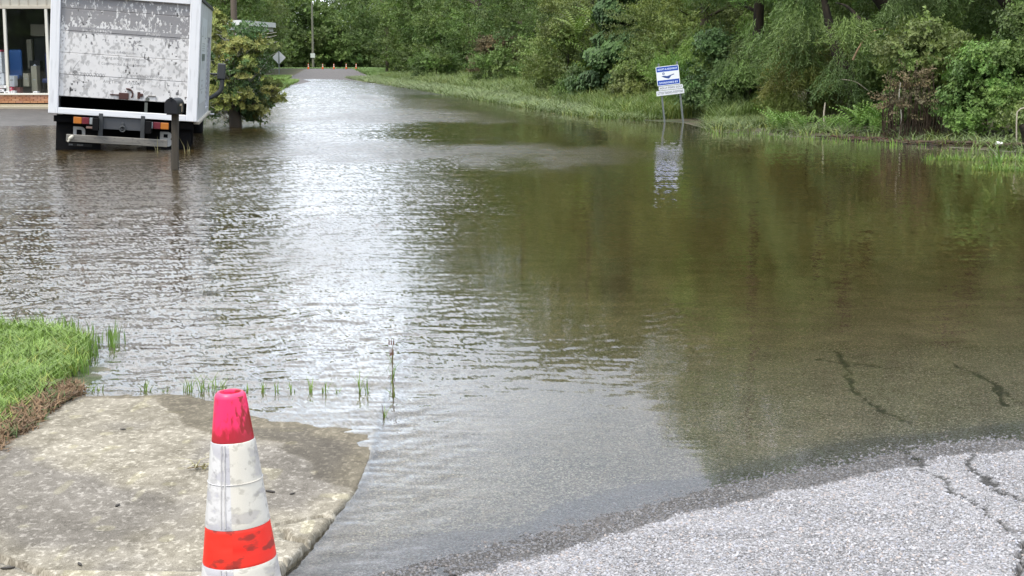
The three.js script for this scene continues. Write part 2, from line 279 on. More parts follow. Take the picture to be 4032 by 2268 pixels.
  const g = new THREE.BufferGeometry(); g.setAttribute('position', new THREE.BufferAttribute(P, 3)); g.setAttribute('normal', new THREE.BufferAttribute(Q, 3)); g.setAttribute('uv', new THREE.BufferAttribute(UV, 2)); g.setIndex(new THREE.BufferAttribute(new Uint32Array(I), 1));
  const rough = texture(1024, 1024, (u, v) => 0.11 + 0.89 * ruffled(u * 90 - 45, -v * 136 - 0.01), false); rough.wrapS = rough.wrapT = THREE.ClampToEdgeWrapping;
  g.computeBoundingSphere();
  const water = top('flood_water', g, new THREE.MeshPhysicalMaterial({ color: 0xffffff, roughness: 0.4, roughnessMap: rough, transmission: 1, thickness: 0.3, ior: 1.333, attenuationColor: new THREE.Color().setRGB(0.875, 0.835, 0.72), attenuationDistance: 0.1 }));
  tag(water, 'rippled brown flood water covering the road and lot', 'water', null, 'structure');
  console.log('water verts', N);
}
// ---------------------------------------------------------------- concrete apron
const wl = [[-3, -7.0], [-2.02, -7.03], [-1.58, -7.07], [-1.39, -6.86], [-1.13, -6.58], [-0.83, -6.42], [-0.7, -6.36], [-0.61, -6.27], [-0.55, -6.12], [-0.4, -5.7]];
const wlZ = (x) => { for (let i = 1; i < wl.length; i++) if (x <= wl[i][0]) return mix(wl[i - 1][1], wl[i][1], (x - wl[i - 1][0]) / (wl[i][0] - wl[i - 1][0])); return -5.7; };
const slabDist = (x, z) => { const d = polyDist(wl, x, z); return z > wlZ(x) ? d : -d; };
const slabTop = (x, z) => { const d = slabDist(x, z); return (d > 0 ? 0.027 * Math.min(d, 3) : 0.05 * d) + 0.003 * (fbm(x * 3, z * 3, 3) - 0.5); };
const slabRight = (z) => { for (let i = 1; i < slabEdge.length; i++) if (z <= slabEdge[i][1]) return mix(slabEdge[i - 1][0], slabEdge[i][0], (z - slabEdge[i - 1][1]) / (slabEdge[i][1] - slabEdge[i - 1][1])); return -1.25; };
const concreteTex = texture(1024, 2048, (u, v, i, j) => {
  const x = u * 1.9, y = v * 5, n = hash2(i, j), g = fbm(x * 40, y * 26, 3), f = fbm(x * 9 + 3, y * 6, 4), st = fbm(x * 1.7 + 8, y * 1.1 + 2, 4), fl = fbm(x * 75 + 5, y * 48, 3), big = fbm(x * 2.6 + 30, y * 2.2, 3);
  let k = 0.535 + 0.16 * (n - 0.5) + 0.2 * (g - 0.5) + 0.12 * (f - 0.5);
  const stain = sstep(0.46, 0.64, st), blot = sstep(0.55, 0.68, big) * 0.06; k -= 0.10 * stain * (0.7 + 0.6 * (g - 0.3)) + blot * 0.6;
  const fleck = sstep(0.58, 0.74, fl); k += 0.13 * fleck - 0.02; const pit = sstep(0.26, 0.1, vnoise(x * 170 + 50, y * 110) * 0.75 + 0.25 * n); k -= 0.09 * pit;
  const ye = sstep(0.8, 0.9, vnoise(x * 14 + 70, y * 9 + 4)) * 0.1; k += ye * 0.5;
  return [k + 0.006 - 0.008 * stain, k - 0.020 - 0.004 * stain, k - 0.078 + 0.02 * stain - ye * 0.25];
});
const matConcrete = new THREE.MeshStandardMaterial({ map: concreteTex, bumpMap: concreteTex, bumpScale: 0.0025, roughness: 0.88, vertexColors: true });
const slabCracks = [[[-0.62, -5.02], [-0.7, -4.98], [-0.78, -4.93], [-0.82, -4.86]], [[-0.66, -4.72], [-0.72, -4.76], [-0.75, -4.84]], [[-0.7, -4.52], [-0.78, -4.5]], [[-1.75, -4.62], [-1.6, -4.52], [-1.45, -4.42], [-1.28, -4.3], [-1.05, -4.12], [-0.8, -3.95]]];
function slabMesh(z0, z1, hf, edgeNoise, joint) {
  const nz = Math.round((z1 - z0) / 0.014), nx = 104, side = [[0.004, -0.003], [0.013, -0.012], [0.017, -0.03], [0.018, -0.14]], w = nx + 1 + side.length, P = [], U = [], C = [], I = [];
  for (let j = 0; j <= nz; j++) {
    const z = mix(z0, z1, j / nz), xr = slabRight(z) - edgeNoise * (0.02 * fbm(z * 14, 3, 3) + 0.05 * Math.pow(Math.max(0, vnoise(z * 3.1 + 2, 8) - 0.45), 1.4) * (0.5 + vnoise(z * 40, 5)));
    for (let i = 0; i < w; i++) {
      const f = i <= nx ? i / nx : 1, s = i > nx ? side[i - nx - 1] : [0, 0], x = mix(-2.06, xr, f) + s[0] * (0.6 + 0.9 * vnoise(z * 30, i * 3.3)) - (i > nx + 2 ? 0.012 * vnoise(z * 22, 9) : 0);
      let y = hf(x, z) + s[1];
      for (const c of joint ? slabCracks : []) { const d = polyDist(c, x + 0.02 * (vnoise(x * 16, z * 16) - 0.5), z + 0.03 * (vnoise(x * 14 + 9, z * 14) - 0.5)); const ww = c.length > 4 ? 0.018 : 0.012; if (d < 0.03) y -= 0.035 * (1 - sstep(ww * 0.4, ww, d)); }
      if (i <= nx && edgeNoise) { const de = xr - x, spall = z < -5.7 ? 0 : sstep(0.55, 0.7, vnoise(z * 2.6 + 1.3, 4)) ; if (de < 0.13) y -= spall * 0.022 * sstep(0.13, 0.05, de + 0.05 * vnoise(x * 30, z * 30)) * (0.4 + 0.9 * vnoise(x * 60, z * 60)); }
      P.push(x, y, z); U.push((x + 2.1) / 1.9, (z + 9.4) / 5);
      const dd = slabDist(x, z) + 0.2 * (fbm(x * 3 + 2, z * 3, 4) - 0.5), ww = mix(0.12, 0.34, sstep(-1.7, -1.2, x)), wet = 1 - sstep(ww, ww + 0.03, dd), k = mix(0.93, 0.5, wet);
      C.push(k, k * mix(1, 0.95, wet), k * mix(1, 0.84, wet));
    }
  }
  for (let j = 0; j < nz; j++) for (let i = 0; i < w - 1; i++) { const a = j * w + i, b = a + 1, c = a + w, d = c + 1; I.push(a, c, b, b, c, d); }
  const g = new THREE.BufferGeometry(); g.setAttribute('position', new THREE.Float32BufferAttribute(P, 3)); g.setAttribute('uv', new THREE.Float32BufferAttribute(U, 2)); g.setAttribute('color', new THREE.Float32BufferAttribute(C, 3)); g.setIndex(I); g.computeVertexNormals(); return g;
}
tag(top('concrete_apron', slabMesh(-7.06, -1.6, slabTop, 0.3, true), matConcrete), 'weathered concrete driveway apron with a broken curved edge', 'pavement', null, 'structure');
tag(top('concrete_apron', slabMesh(-9.3, -7.085, (x, z) => -0.028 + 0.018 * (z + 7.08) - 0.012 * (x + 2), 0.4, false), matConcrete), 'second concrete panel sunk under the shallow water', 'pavement', null, 'structure');

// ---------------------------------------------------------------- blades of grass
function tuft(n, seed, h, spread, wid, lean = 0.5) {
  const R = rng(seed), P = [], I = [];
  for (let b = 0; b < n; b++) {
    const a = R() * 6.283, r = spread * Math.sqrt(R()), x = Math.cos(a) * r, z = Math.sin(a) * r, H = h * (0.55 + 0.6 * R()), w = wid * (0.7 + 0.6 * R()), t = R() * 6.283, l = lean * (0.3 + R()) * H, dx = Math.cos(t), dz = Math.sin(t), o = P.length / 3, sx = -dz * w, sz = dx * w;
    P.push(x - sx, 0, z - sz, x + sx, 0, z + sz, x + dx * l * 0.25 - sx * 0.85, H * 0.55, z + dz * l * 0.25 - sz * 0.85, x + dx * l * 0.25 + sx * 0.85, H * 0.55, z + dz * l * 0.25 + sz * 0.85, x + dx * l, H * (1 - 0.12 * lean), z + dz * l);
    I.push(o, o + 1, o + 2, o + 1, o + 3, o + 2, o + 2, o + 3, o + 4);
  }
  const g = new THREE.BufferGeometry(); g.setAttribute('position', new THREE.Float32BufferAttribute(P, 3)); g.setIndex(I); const q = g.toNonIndexed(); q.computeVertexNormals(); return q;
}
const leafMat = (c, r = 0.7, t = 0.35) => phys(c, Math.max(r, 0.75), { transmission: t, thickness: 0, side: THREE.DoubleSide });
const matGrass = leafMat([0.185, 0.30, 0.04]), matThatch = leafMat([0.2, 0.14, 0.08], 0.9, 0.1), matStraw = leafMat([0.36, 0.33, 0.16]);
{
  const R = rng(31), list = [], edge = [], g = tuft(9, 3, 0.08, 0.04, 0.0024, 1.0), ge = tuft(5, 4, 0.12, 0.02, 0.0028, 0.3), dead = tuft(10, 8, 0.045, 0.03, 0.003, 1.6), brown = [];
  for (let n = 0; n < 15000; n++) {
    const x = -5.2 + 3.3 * R(), z = -8.75 + 3.6 * R(), d = pondDist(x, z) + 0.06 * (R() - 0.5), sl = -2.05 - x + 0.05 * (fbm(z * 6, 2, 2) - 0.5);
    if (sl < 0.08 || d < -0.22) continue;
    if (d < 0.02) { if (R() < 0.26) edge.push({ p: [x, terrain(x, z) - 0.01, z], r: [0, R() * 6.3, 0], s: 0.6 + 0.6 * R(), c: [0.75, 0.85, 0.8] }); continue; }
    const k = 0.75 + 0.5 * R(), y = R() < 0.08 ? 1.5 : 1;
    list.push({ p: [x, terrain(x, z) - 0.006 + 0.02 * sstep(0, 0.4, sl), z], r: [0.15 * (R() - 0.5), R() * 6.3, 0.15 * (R() - 0.5)], s: (0.65 + 0.6 * R()) * (0.8 + 0.5 * fbm(x * 2, z * 2, 2)), c: [k * y, k * (0.9 + 0.1 * y), k] });
  }
  tag(scatter('lawn_grass', g, matGrass, list, scene), 'bright green lawn grass at the corner beside the apron', 'grass', null, 'stuff');
  tag(scatter('drowned_grass', ge, matGrass, edge, scene), 'thin grass blades standing in the shallow water off the lawn', 'grass', null, 'stuff');
  for (let n = 0; n < 1500; n++) { const z = -7.1 + 1.95 * R(), sl = 0.16 * R() * R() - 0.01, x = -2.05 - sl + 0.05 * (fbm(z * 6, 2, 2) - 0.5) + (z > -6.6 ? 0.03 * (R() - 0.4) : 0), k = 0.5 + 0.9 * R(), gr = R() < 0.16; brown.push({ p: [x, terrain(x, z) + 0.02 * R(), z], r: [1.2 * (R() - 0.5), R() * 6.3, 1.2 * (R() - 0.5)], s: 0.6 + 0.8 * R(), c: gr ? [0.4, 0.9, 0.5] : [k, k * 0.92, k * 0.9] }); }
  tag(scatter('dead_thatch', dead, matThatch, brown, scene), 'brown matted roots and dead grass along the apron edge', 'thatch', null, 'stuff');
  // soil bank under the thatch
  const P = sheet(lines([-2.35, -1.98, 0.012]), lines([-7.15, -5.0, 0.02]), (x, z) => terrain(x, z) + 0.045 * sstep(-1.99, -2.08, x + 0.04 * (fbm(z * 6, 2, 2) - 0.5)) * (0.6 + 0.6 * vnoise(x * 40, z * 40)) - 0.02);
  tag(top('soil_edge', P, std([0.09, 0.06, 0.04], 1)), 'dark soil edge between lawn and apron', 'soil', null, 'structure');
  // weeds in the joint between the two panels
  const spots = [[-1.95, 0.5, 'squat weed clump'], [-1.72, 0.55, 'flat weed tuft'], [-1.63, 0.4, 'small weed tuft'], [-1.52, 0.8, 'leafy weed tuft'], [-1.44, 1.0, 'tall pointed weed tuft'], [-1.37, 0.9, 'broad weed tuft'], [-1.24, 0.6, 'sparse weed tuft'], [-1.17, 0.55, 'thin weed tuft'], [-1.10, 0.6, 'low weed tuft'], [-1.03, 0.5, 'tiny weed sprig'], [-0.95, 0.75, 'upright weed sprig'], [-0.88, 0.65, 'forked weed sprig'], [-0.82, 0.5, 'short weed sprig'], [-0.72, 1.0, 'twin-bladed weed sprig'], [-0.68, 0.95, 'slender weed sprig']];
  const ord = ['first', 'second', 'third', 'fourth', 'fifth', 'sixth', 'seventh', 'eighth', 'ninth', 'tenth', 'eleventh', 'twelfth', 'thirteenth', 'fourteenth', 'last'];
  spots.forEach(([x, s, what], i) => {
    const o = thing('weed_tuft', `${what} in the apron joint, ${ord[i]} from the lawn`, 'weed', [x, -0.03, -7.072 + 0.01 * (R() - 0.5)], R() * 6, 'weeds growing in the apron joint');
    part('blade', tuft(i < 6 ? 14 : 6, 60 + i, 0.10 * s + 0.03, i < 6 ? 0.03 : 0.012, 0.0028, 0.6), matGrass, o);
  });
  [[-0.62, -7.78, 'dark seed-headed weed stem farthest out in the water'], [-0.58, -7.29, 'tall red-tipped weed stem standing in the water'], [-0.55, -6.98, 'thin weed stem in the water beside the apron corner'], [-0.56, -6.58, 'low weed sprig drowned off the apron corner']].forEach(([x, z, label], i) => {
    const o = thing('water_plant', label, 'weed', [x, -0.05, z], i, 'weeds drowned off the apron corner');
    const h = [0.16, 0.2, 0.12, 0.1][i]; part('stem', limb([[0, 0, 0, 0.0025], [0.004, h * 0.6, 0, 0.002], [0.01, h, 0.003, 0.0012]], 5), std([0.13, 0.1, 0.05], 0.8), o);
    part('blade', tuft(4, 90 + i, h * 0.8, 0.008, 0.0025, 0.7).translate(0, h * 0.15, 0), matGrass, o);
    if (i < 2) part('seed_head', merge([0, 1, 2].map((k) => cyl(0.001, 0.004, 0.03, (k - 1) * 0.012, h - 0.005, 0, 6))), std([0.16, 0.07, 0.05], 0.8), o);
  });
  // fallen sprig and specks on the apron
  const sp = thing('dry_sprig', 'small yellowed sprig lying on the apron behind the cone', 'sprig', [-1.17, slabTop(-1.17, -5.62) + 0.004, -5.62], 0.4);
  part('blade', tuft(12, 71, 0.05, 0.03, 0.004, 2.4), matStraw, sp); part('twig', limb([[-0.05, 0.004, 0, 0.002], [0, 0.008, 0.01, 0.002], [0.05, 0.004, 0.015, 0.001]], 5), std([0.2, 0.15, 0.08]), sp);
  [[-1.62, -6.25, 'dark leaf scrap lying toward the lawn side of the apron'], [-1.35, -5.1, 'dark leaf scrap lying on the middle of the apron'], [-0.86, -5.32, 'black scrap on the apron just right of the cone'], [-0.78, -5.3, 'tiny dark scrap on the apron near its curved edge'], [-1.3, -4.45, 'dark leaf scrap near the apron crack in front'], [-1.5, -4.4, 'black leaf scrap on the apron joint in front']].forEach(([x, z, label], i) => {
    const s = new THREE.Shape(); s.moveTo(-0.014, 0); s.quadraticCurveTo(0, 0.009, 0.016, 0.002); s.quadraticCurveTo(0.002, -0.008, -0.014, 0);
    const m = top('leaf_scrap', new THREE.ExtrudeGeometry(s, { depth: 0.002, bevelEnabled: true, bevelSize: 0.001, bevelThickness: 0.001, bevelSegments: 1, steps: 1 }).rotateX(-Math.PI / 2), std([0.03, 0.025, 0.02], 0.7));
    m.position.set(x, slabTop(x, z) + 0.003, z); m.rotation.y = i * 1.3; m.scale.setScalar(0.8 + 0.25 * (i % 3)); tag(m, label, 'leaf', 'dark scraps on the apron');
  });
}
// ---------------------------------------------------------------- the near traffic cone
{
  const cx = -0.458, cz = -2.60, gy = terrain(cx, cz) + 0.004;
  const o = thing('traffic_cone', 'large red traffic cone with white bands standing closest to the camera', 'traffic cone', [cx, gy, cz]);
  o.rotation.z = 0.03;
  const r = (y) => 0.0262 + (0.945 - y) * 0.124, tint2 = (f) => texture(512, 512, f);
  const topTex = tint2((u, v) => { const n = fbm(u * 14, v * 9, 4), m = fbm(u * 26 + 9, v * 22, 4), dk = Math.max(sstep(0.55, 0.66, n + (0.16 - Math.abs(u - 0.29)) * 0.9 - 0.02), sstep(0.12, 0.05, v + 0.1 * (m - 0.5)) * 0.8), s = sstep(0.6, 0.72, m) * 0.5; const k = Math.max(dk, s * 0.6); return [mix(0.96, 0.6, k), mix(0.18, 0.10, k), mix(0.40, 0.13, k)]; });
  const whiteTex = tint2((u, v) => { const n = fbm(u * 10 + 3, v * 8, 4), m = fbm(u * 30, v * 16 + 7, 4), gr = sstep(0.48, 0.7, n) * 0.1, sc = sstep(0.58, 0.76, m) * 0.09, be = sstep(0.22, 0.05, Math.abs(u - 0.1)) * 0.05, k = 0.83 - gr - sc + 0.05 * (hash2(u * 512, v * 512) - 0.5); return [k + be * 0.3, k - 0.004, k - be + (gr > 0.08 ? 0.02 : 0)]; });
  const redTex = tint2((u, v) => { const n = fbm(u * 12 + 30, v * 5, 4), k = sstep(0.56, 0.74, n) * 0.75, w = fbm(u * 5, v * 4 + 60, 3) * 0.1; return [mix(0.93, 0.42, k * 0.8), mix(0.13 + w, 0.18, k), mix(0.07 + w, 0.15, k)]; });
  const lathe = (pts) => new THREE.LatheGeometry(pts.map(([a, b]) => new THREE.Vector2(a, b)), 72);
  const pt = (y, k = 0) => [r(y) + k, y];
  part('cone_body', lathe([[0.19, 0.03], pt(0.03), pt(0.25), pt(0.6), pt(0.862)]), phys([0.75, 0.07, 0.03], 0.45), o);
  part('cone_top', lathe([pt(0.85), pt(0.9), pt(0.935), [r(0.941) - 0.001, 0.941], [r(0.945) - 0.005, 0.945], [0.0185, 0.9445], [0.0175, 0.938], [0.02, 0.86]]), new THREE.MeshPhysicalMaterial({ map: topTex, roughness: 0.42, clearcoat: 0.25, clearcoatRoughness: 0.3, side: THREE.DoubleSide }), o);
  const matW = new THREE.MeshPhysicalMaterial({ map: whiteTex, bumpMap: whiteTex, bumpScale: 0.0015, roughness: 0.38, clearcoat: 0.3, clearcoatRoughness: 0.25 }), matR = new THREE.MeshPhysicalMaterial({ map: redTex, roughness: 0.45 });
  // a sleeve wraps the cone; its rims are cut askew (they run up to the right)
  const sleeve = (y0, y1, k, sk0, sk1) => {
    const n = 72, P = [], U = [], I = [], rows = [[y0, k - 0.002, sk0], [y0 + 0.001, k, sk0], [y1 - 0.002, k, sk1], [y1, k - 0.002, sk1]];
    const m = 12, all = [rows[0]]; for (let i = 0; i <= m; i++) all.push([mix(rows[1][0], rows[2][0], i / m), k, mix(sk0, sk1, i / m)]); all.push(rows[3]);
    all.forEach(([y, e, sk], j) => { for (let i = 0; i <= n; i++) { const a = i / n * 6.2832, yy = y + sk * Math.sin(a), rr = r(yy) + e + 0.0006 * (vnoise(i * 0.8, y * 60) - 0.5); P.push(Math.sin(a) * rr, yy, Math.cos(a) * rr); U.push(i / n, (y - y0) / (y1 - y0)); } });
    for (let j = 0; j < all.length - 1; j++) for (let i = 0; i < n; i++) { const A = j * (n + 1) + i, B = A + 1, C = A + n + 1, D = C + 1; I.push(A, B, C, B, D, C); }
    const g = new THREE.BufferGeometry(); g.setAttribute('position', new THREE.Float32BufferAttribute(P, 3)); g.setAttribute('uv', new THREE.Float32BufferAttribute(U, 2)); g.setIndex(I); g.computeVertexNormals(); return g;
  };
  const seam = (y0, y1, a, w) => { const g = box(w, Math.hypot(y1 - y0, r(y0) - r(y1)), 0.0016, 0, 0, 0, 0.0006), rm = r((y0 + y1) / 2) + 0.0022; g.rotateX(-Math.atan(0.124)); g.translate(0, (y0 + y1) / 2, rm); g.rotateY(a); return g; };
  for (const [y0, y1, s0, s1] of [[0.712, 0.861, 0.0022, 0.0008], [0.535, 0.648, 0.003, 0.0032]]) {
    const b = part('reflective_band', sleeve(y0, y1, 0.0016, s0, s1), matW, o);
    part('seam', seam(y0 + 0.004, y1 - 0.003, -0.2, 0.003), matW, b); part('seam', seam(y0 + 0.004, y1 - 0.003, -0.34, 0.0022), matW, b);
    part('rim', (() => { const g = new THREE.TorusGeometry(r((y0 + y1) / 2) + 0.0016, 0.0009, 6, 72).rotateX(Math.PI / 2); g.rotateZ(0.03); g.translate(0, (y0 + y1) / 2 + 0.004, 0); return g; })(), matW, b);
  }
  part('red_band', sleeve(0.646, 0.7135, 0.0009, 0.003, 0.0022), matR, o);
  part('base', merge([box(0.36, 0.03, 0.36, 0, 0.018, 0, 0.012)]), phys([0.03, 0.03, 0.03], 0.7), o);
}
// ---------------------------------------------------------------- box truck
{
  const o = thing('box_truck', 'white box truck with peeling rear door standing in the water', 'truck', [-6.59, 0, -26.05], THREE.MathUtils.degToRad(9));
  o.rotation.order = 'YXZ'; o.rotation.z = THREE.MathUtils.degToRad(-3.9);
  const grimeTex = texture(512, 512, (u, v, i, j) => { const n = fbm(u * 6, v * 4, 4), s = fbm(u * 40, v * 5, 3), k = 0.9 - 0.1 * sstep(0.5, 0.75, n) - 0.12 * sstep(0.62, 0.8, s) + 0.03 * (hash2(i, j) - 0.5); return [k, k * 0.995, k * 0.985]; });
  const cleanTex = texture(256, 256, (u, v, i, j) => { const k = 0.95 - 0.06 * sstep(0.5, 0.8, fbm(u * 8, v * 8, 4)) + 0.02 * (hash2(i, j) - 0.5); return [k, k, k]; }), white = phys([0.88, 0.90, 0.94], 0.42, { map: cleanTex }), side = phys([0.8, 0.85, 0.95], 0.35, { map: grimeTex }), black = phys([0.008, 0.008, 0.009], 0.9, { specularIntensity: 0.3 }), dark = std([0.05, 0.055, 0.06], 0.6), steel = std([0.30, 0.29, 0.27], 0.55, { metalness: 0.4, map: grimeTex }), rust = std([0.06, 0.022, 0.018], 0.7);
  const HW = 1.22, L = 5.67, y0 = 0.55, y1 = 2.63;
  // frame round the rear door
  const fr = part('rear_frame', merge([box(0.16, y1 - y0, 0.12, -HW + 0.08, (y0 + y1) / 2, -0.06, 0.015), box(0.18, y1 - y0, 0.12, HW - 0.09, (y0 + y1) / 2, -0.06, 0.015), box(2 * HW - 0.34, 0.12, 0.115, -0.01, y1 - 0.062, -0.06, 0.012), box(2 * HW - 0.34, 0.105, 0.115, -0.01, y0 + 0.053, -0.06, 0.012)]), white, o);
  part('roof', box(2 * HW - 0.01, 0.05, L - 0.13, 0, y1 - 0.03, -L / 2 - 0.065), side, o);
  part('left_wall', box(0.05, y1 - y0 - 0.06, L - 0.13, -HW + 0.03, (y0 + y1) / 2 - 0.002, -L / 2 - 0.065), side, o);
  // right wall with a side doorway near the front
  const rx = HW - 0.03, wall = (z0, z1, a, b) => box(0.05, b - a, z1 - z0, rx, (a + b) / 2, (z0 + z1) / 2);
  const rw = part('right_wall', merge([wall(-3.65, -0.125, y0, y1 - 0.06), wall(-5.05, -3.655, 2.02, y1 - 0.06), wall(-L, -5.055, y0, y1 - 0.06), wall(-5.05, -3.655, y0, 0.66)]), side, o);
  part('door_sill', box(0.1, 0.05, L - 0.2, rx + 0.02, y0 - 0.02, -L / 2 - 0.05, 0.01), std([0.55, 0.52, 0.46], 0.7, { map: grimeTex }), o);
  part('top_rail', box(0.045, 0.06, L - 0.1, HW - 0.005, y1 - 0.02, -L / 2 - 0.05, 0.01), dark, o);
  part('side_doorway', box(0.02, 1.34, 1.38, rx - 0.035, 1.34, -4.35), black, o);
  for (let k = 0; k < 15; k++) part('curtain_fold', new THREE.SphereGeometry(0.042, 10, 7).scale(0.6, 0.9, 1).translate(rx + 0.012, 0.74 + k * 0.088, -3.70), side, rw);
  // faded lettering and marks on the side wall
  const marks = canvasTex(256, 512, (c, w, h) => {
    c.fillStyle = '#dfe6f0'; c.fillRect(0, 0, w, h); c.fillStyle = '#5c6670'; c.strokeStyle = '#5c6670'; c.lineWidth = 7;
    c.beginPath(); c.moveTo(40, 110); c.lineTo(70, 110); c.lineTo(80, 50); c.moveTo(150, 50); c.lineTo(165, 118); c.lineTo(195, 118); c.stroke();
    c.globalAlpha = 0.35; c.font = '22px sans-serif'; for (let k = 0; k < 4; k++) c.fillRect(50, 150 + k * 14, 130 - 14 * (k % 2), 7); c.globalAlpha = 0.9; c.fillRect(50, 215, 140, 42); c.fillRect(70, 258, 14, 52); c.fillRect(150, 258, 14, 52);
    c.globalAlpha = 0.3; c.fillRect(60, 372, 90, 8); c.fillRect(70, 400, 60, 16); c.fillRect(70, 440, 60, 16); c.globalAlpha = 0.95; for (let k = 0; k < 3; k++) c.fillRect(40 + 55 * k, 424, 18, 9);
  });
  const dec = new THREE.PlaneGeometry(2.4, 1.5); dec.rotateY(Math.PI / 2); dec.translate(rx + 0.0285, 1.58, -1.9); part('side_lettering', dec, new THREE.MeshPhysicalMaterial({ map: marks, roughness: 0.35 }), rw);
  // rear roll-up door, five slats that share one sheet of peeling print
  const DW = 2 * HW - 0.34, dB = 0.846, dT = 2.55;
  const doorTex = (() => {
    const w = 1536, h = 1260, c = document.createElement('canvas'); c.width = w; c.height = h; const x = c.getContext('2d');
    const S = w / DW, X = (px) => (px - 103) / 2262 * w, Y = (py, px = 1200) => (py - 10 - 0.062 * (px - 103) + 20) / 1500 * (1.62 * S);   // print copied from measurements along the leaning door
    x.fillStyle = '#fff'; x.fillRect(0, 0, w, h);
    x.fillStyle = '#000'; x.textBaseline = 'alphabetic';
    const T = (s, px, py, size, a = 1, font = 'sans-serif', wd) => { x.globalAlpha = a; x.font = `${size}px ${font}`; x.fillText(s, X(px), Y(py, px), wd); };
    T('843.200.7000', 345, 1270, 62, 0.75); T('www.WeDryWoods.com', 1330, 1290, 48, 0.62, 'sans-serif', 560); T('Any Time - Any Day', 870, 1385, 52, 0.7, 'sans-serif', 520);
    T('Commercial & Residential', 830, 1100, 46, 0.75, 'sans-serif', 560); T('Drying and Power Washing', 830, 1010, 44, 0.7, 'sans-serif', 560); T('Mold Remediation', 930, 925, 42, 0.6, 'sans-serif', 460);
    x.globalAlpha = 0.55; x.lineWidth = 5; x.strokeStyle = '#000'; x.beginPath(); x.moveTo(X(450), Y(1040, 450)); x.quadraticCurveTo(X(300), Y(1180, 320), X(345), Y(1270, 345)); x.quadraticCurveTo(X(420), Y(1350, 420), X(600), Y(1390, 600)); x.stroke();
    x.globalAlpha = 0.5; x.beginPath(); x.ellipse(X(375), Y(1215, 375), 30, 22, 0, 0, 7); x.fill();
    const im = x.getImageData(0, 0, w, h).data;
    const c2 = document.createElement('canvas'); c2.width = w; c2.height = h; const y2 = c2.getContext('2d'); y2.fillStyle = '#000'; y2.fillRect(0, 0, w, h); y2.fillStyle = '#fff'; y2.font = 'bold 60px sans-serif';
    y2.fillText('EMERGENCY', X(480), Y(585, 480) + 12, 440); y2.fillText('ENJOY', X(1590), Y(650, 1590) + 12, 250);
    const bd = y2.getImageData(0, 0, w, h).data, out = new Uint8Array(w * h * 4);
    for (let j = 0; j < h; j++) for (let i = 0; i < w; i++) {
      const u = i / w, v = j / h, yy = v * 1.72, n = fbm(u * 60, v * 26, 5), m = fbm(u * 130 + 8, v * 55 + 3, 4), f = fbm(u * 6 + 4, v * 5 + 1, 3);
      // paint lost most over the upper half; what is left clings in shreds
      let loss = mix(0.66, -0.04, sstep(0.15, 0.66, v + 0.22 * (f - 0.5))); if (v < 0.16) loss = 0.62;
      if (v > 0.42 && v < 0.6 && u > 0.3 && u < 0.62) loss += 0.16;
      if (v > 0.9) loss += 0.2;
      const band = v > 0.318 && v < 0.375 && u > 0.065 && u < 0.93, q = (j * w + i) * 4;
      let bare = sstep(0.02, -0.02, n * 0.62 + m * 0.38 - loss * 0.75 - 0.12);
      if (band) bare = Math.max(bare, 0.9) * (1 - 0.9 * bd[q] / 255 * sstep(0.4, 0.55, m + 0.1));
      const txt = (1 - im[q] / 255) * sstep(0.26, 0.42, m + 0.12);
      const dents = sstep(0.78, 0.83, vnoise(u * 70 + 3, v * 48)) * sstep(0.55, 0.7, vnoise(u * 9, v * 7)) * 0.45, smut = 0.16 * sstep(0.5, 0.72, fbm(u * 46 + 60, v * 26, 4)) + 0.05 * sstep(0.5, 0.7, fbm(u * 9, v * 9, 3));
      const g = 0.56 + 0.05 * (fbm(u * 4, v * 30, 3) - 0.5) + 0.02 * (hash2(i, j) - 0.5), p = 0.86 - smut + 0.025 * (hash2(i + 7, j) - 0.5);
      let k = mix(p, g, bare); k = mix(k, 0.26, txt * (1 - bare * 0.6)); k -= dents * (1 - bare);
      out[q] = clamp(k, 0, 1) * 255; out[q + 1] = clamp(k - 0.002, 0, 1) * 255; out[q + 2] = clamp(k + 0.008 * bare, 0, 1) * 255; out[q + 3] = 255;
    }
    const t = new THREE.DataTexture(out, w, h); t.flipY = true; t.magFilter = THREE.LinearFilter; t.colorSpace = THREE.SRGBColorSpace; t.needsUpdate = true; return t;
  })();
  const matDoor = new THREE.MeshStandardMaterial({ map: doorTex, roughness: 0.7, bumpMap: doorTex, bumpScale: 0.001 });
  const joints = [dT, 2.30, 1.935, 1.57, 1.21, dB];
  const door = new THREE.Group(); door.name = 'rear_door'; o.add(door);
  for (let k = 0; k < 5; k++) {
    const a = joints[k + 1] + 0.0035, b = joints[k] - 0.0005, g = box(DW, b - a, 0.035, -0.01, (a + b) / 2, -0.075 + 0.003 * (k % 2), 0.008), P = g.attributes.position, U = g.attributes.uv;
    for (let i = 0; i < P.count; i++) U.setXY(i, (P.getX(i) + 0.01 + DW / 2) / DW, (P.getY(i) - dB) / (dT - dB)); part('door_slat', g, matDoor, door);
  }
  part('door_backing', box(DW, dT - dB + 0.1, 0.012, -0.01, (dT + dB) / 2 + 0.05, -0.105), dark, o);
  part('cargo_floor', box(2 * HW - 0.12, 0.04, L - 0.2, 0, y0 + 0.05, -L / 2 - 0.1), black, o);
  part('bulkhead', box(2 * HW - 0.12, y1 - y0 - 0.1, 0.04, 0, (y0 + y1) / 2, -1.2), black, o);
  const dy = 0.88;
  part('latch', merge([box(0.16, 0.11, 0.04, 0.0, dy + 0.03, -0.04, 0.01), box(0.15, 0.018, 0.02, -0.15, dy + 0.045, -0.045), new THREE.TorusGeometry(0.085, 0.013, 8, 20, 2.6).rotateZ(-0.75).translate(0.06, dy + 0.07, -0.04)]), rust, o);
  part('latch_plate', merge([box(0.045, 0.11, 0.02, 0.245, dy + 0.06, -0.045), box(0.06, 0.05, 0.025, 0.285, dy + 0.065, -0.045, 0.01)]), rust, o);
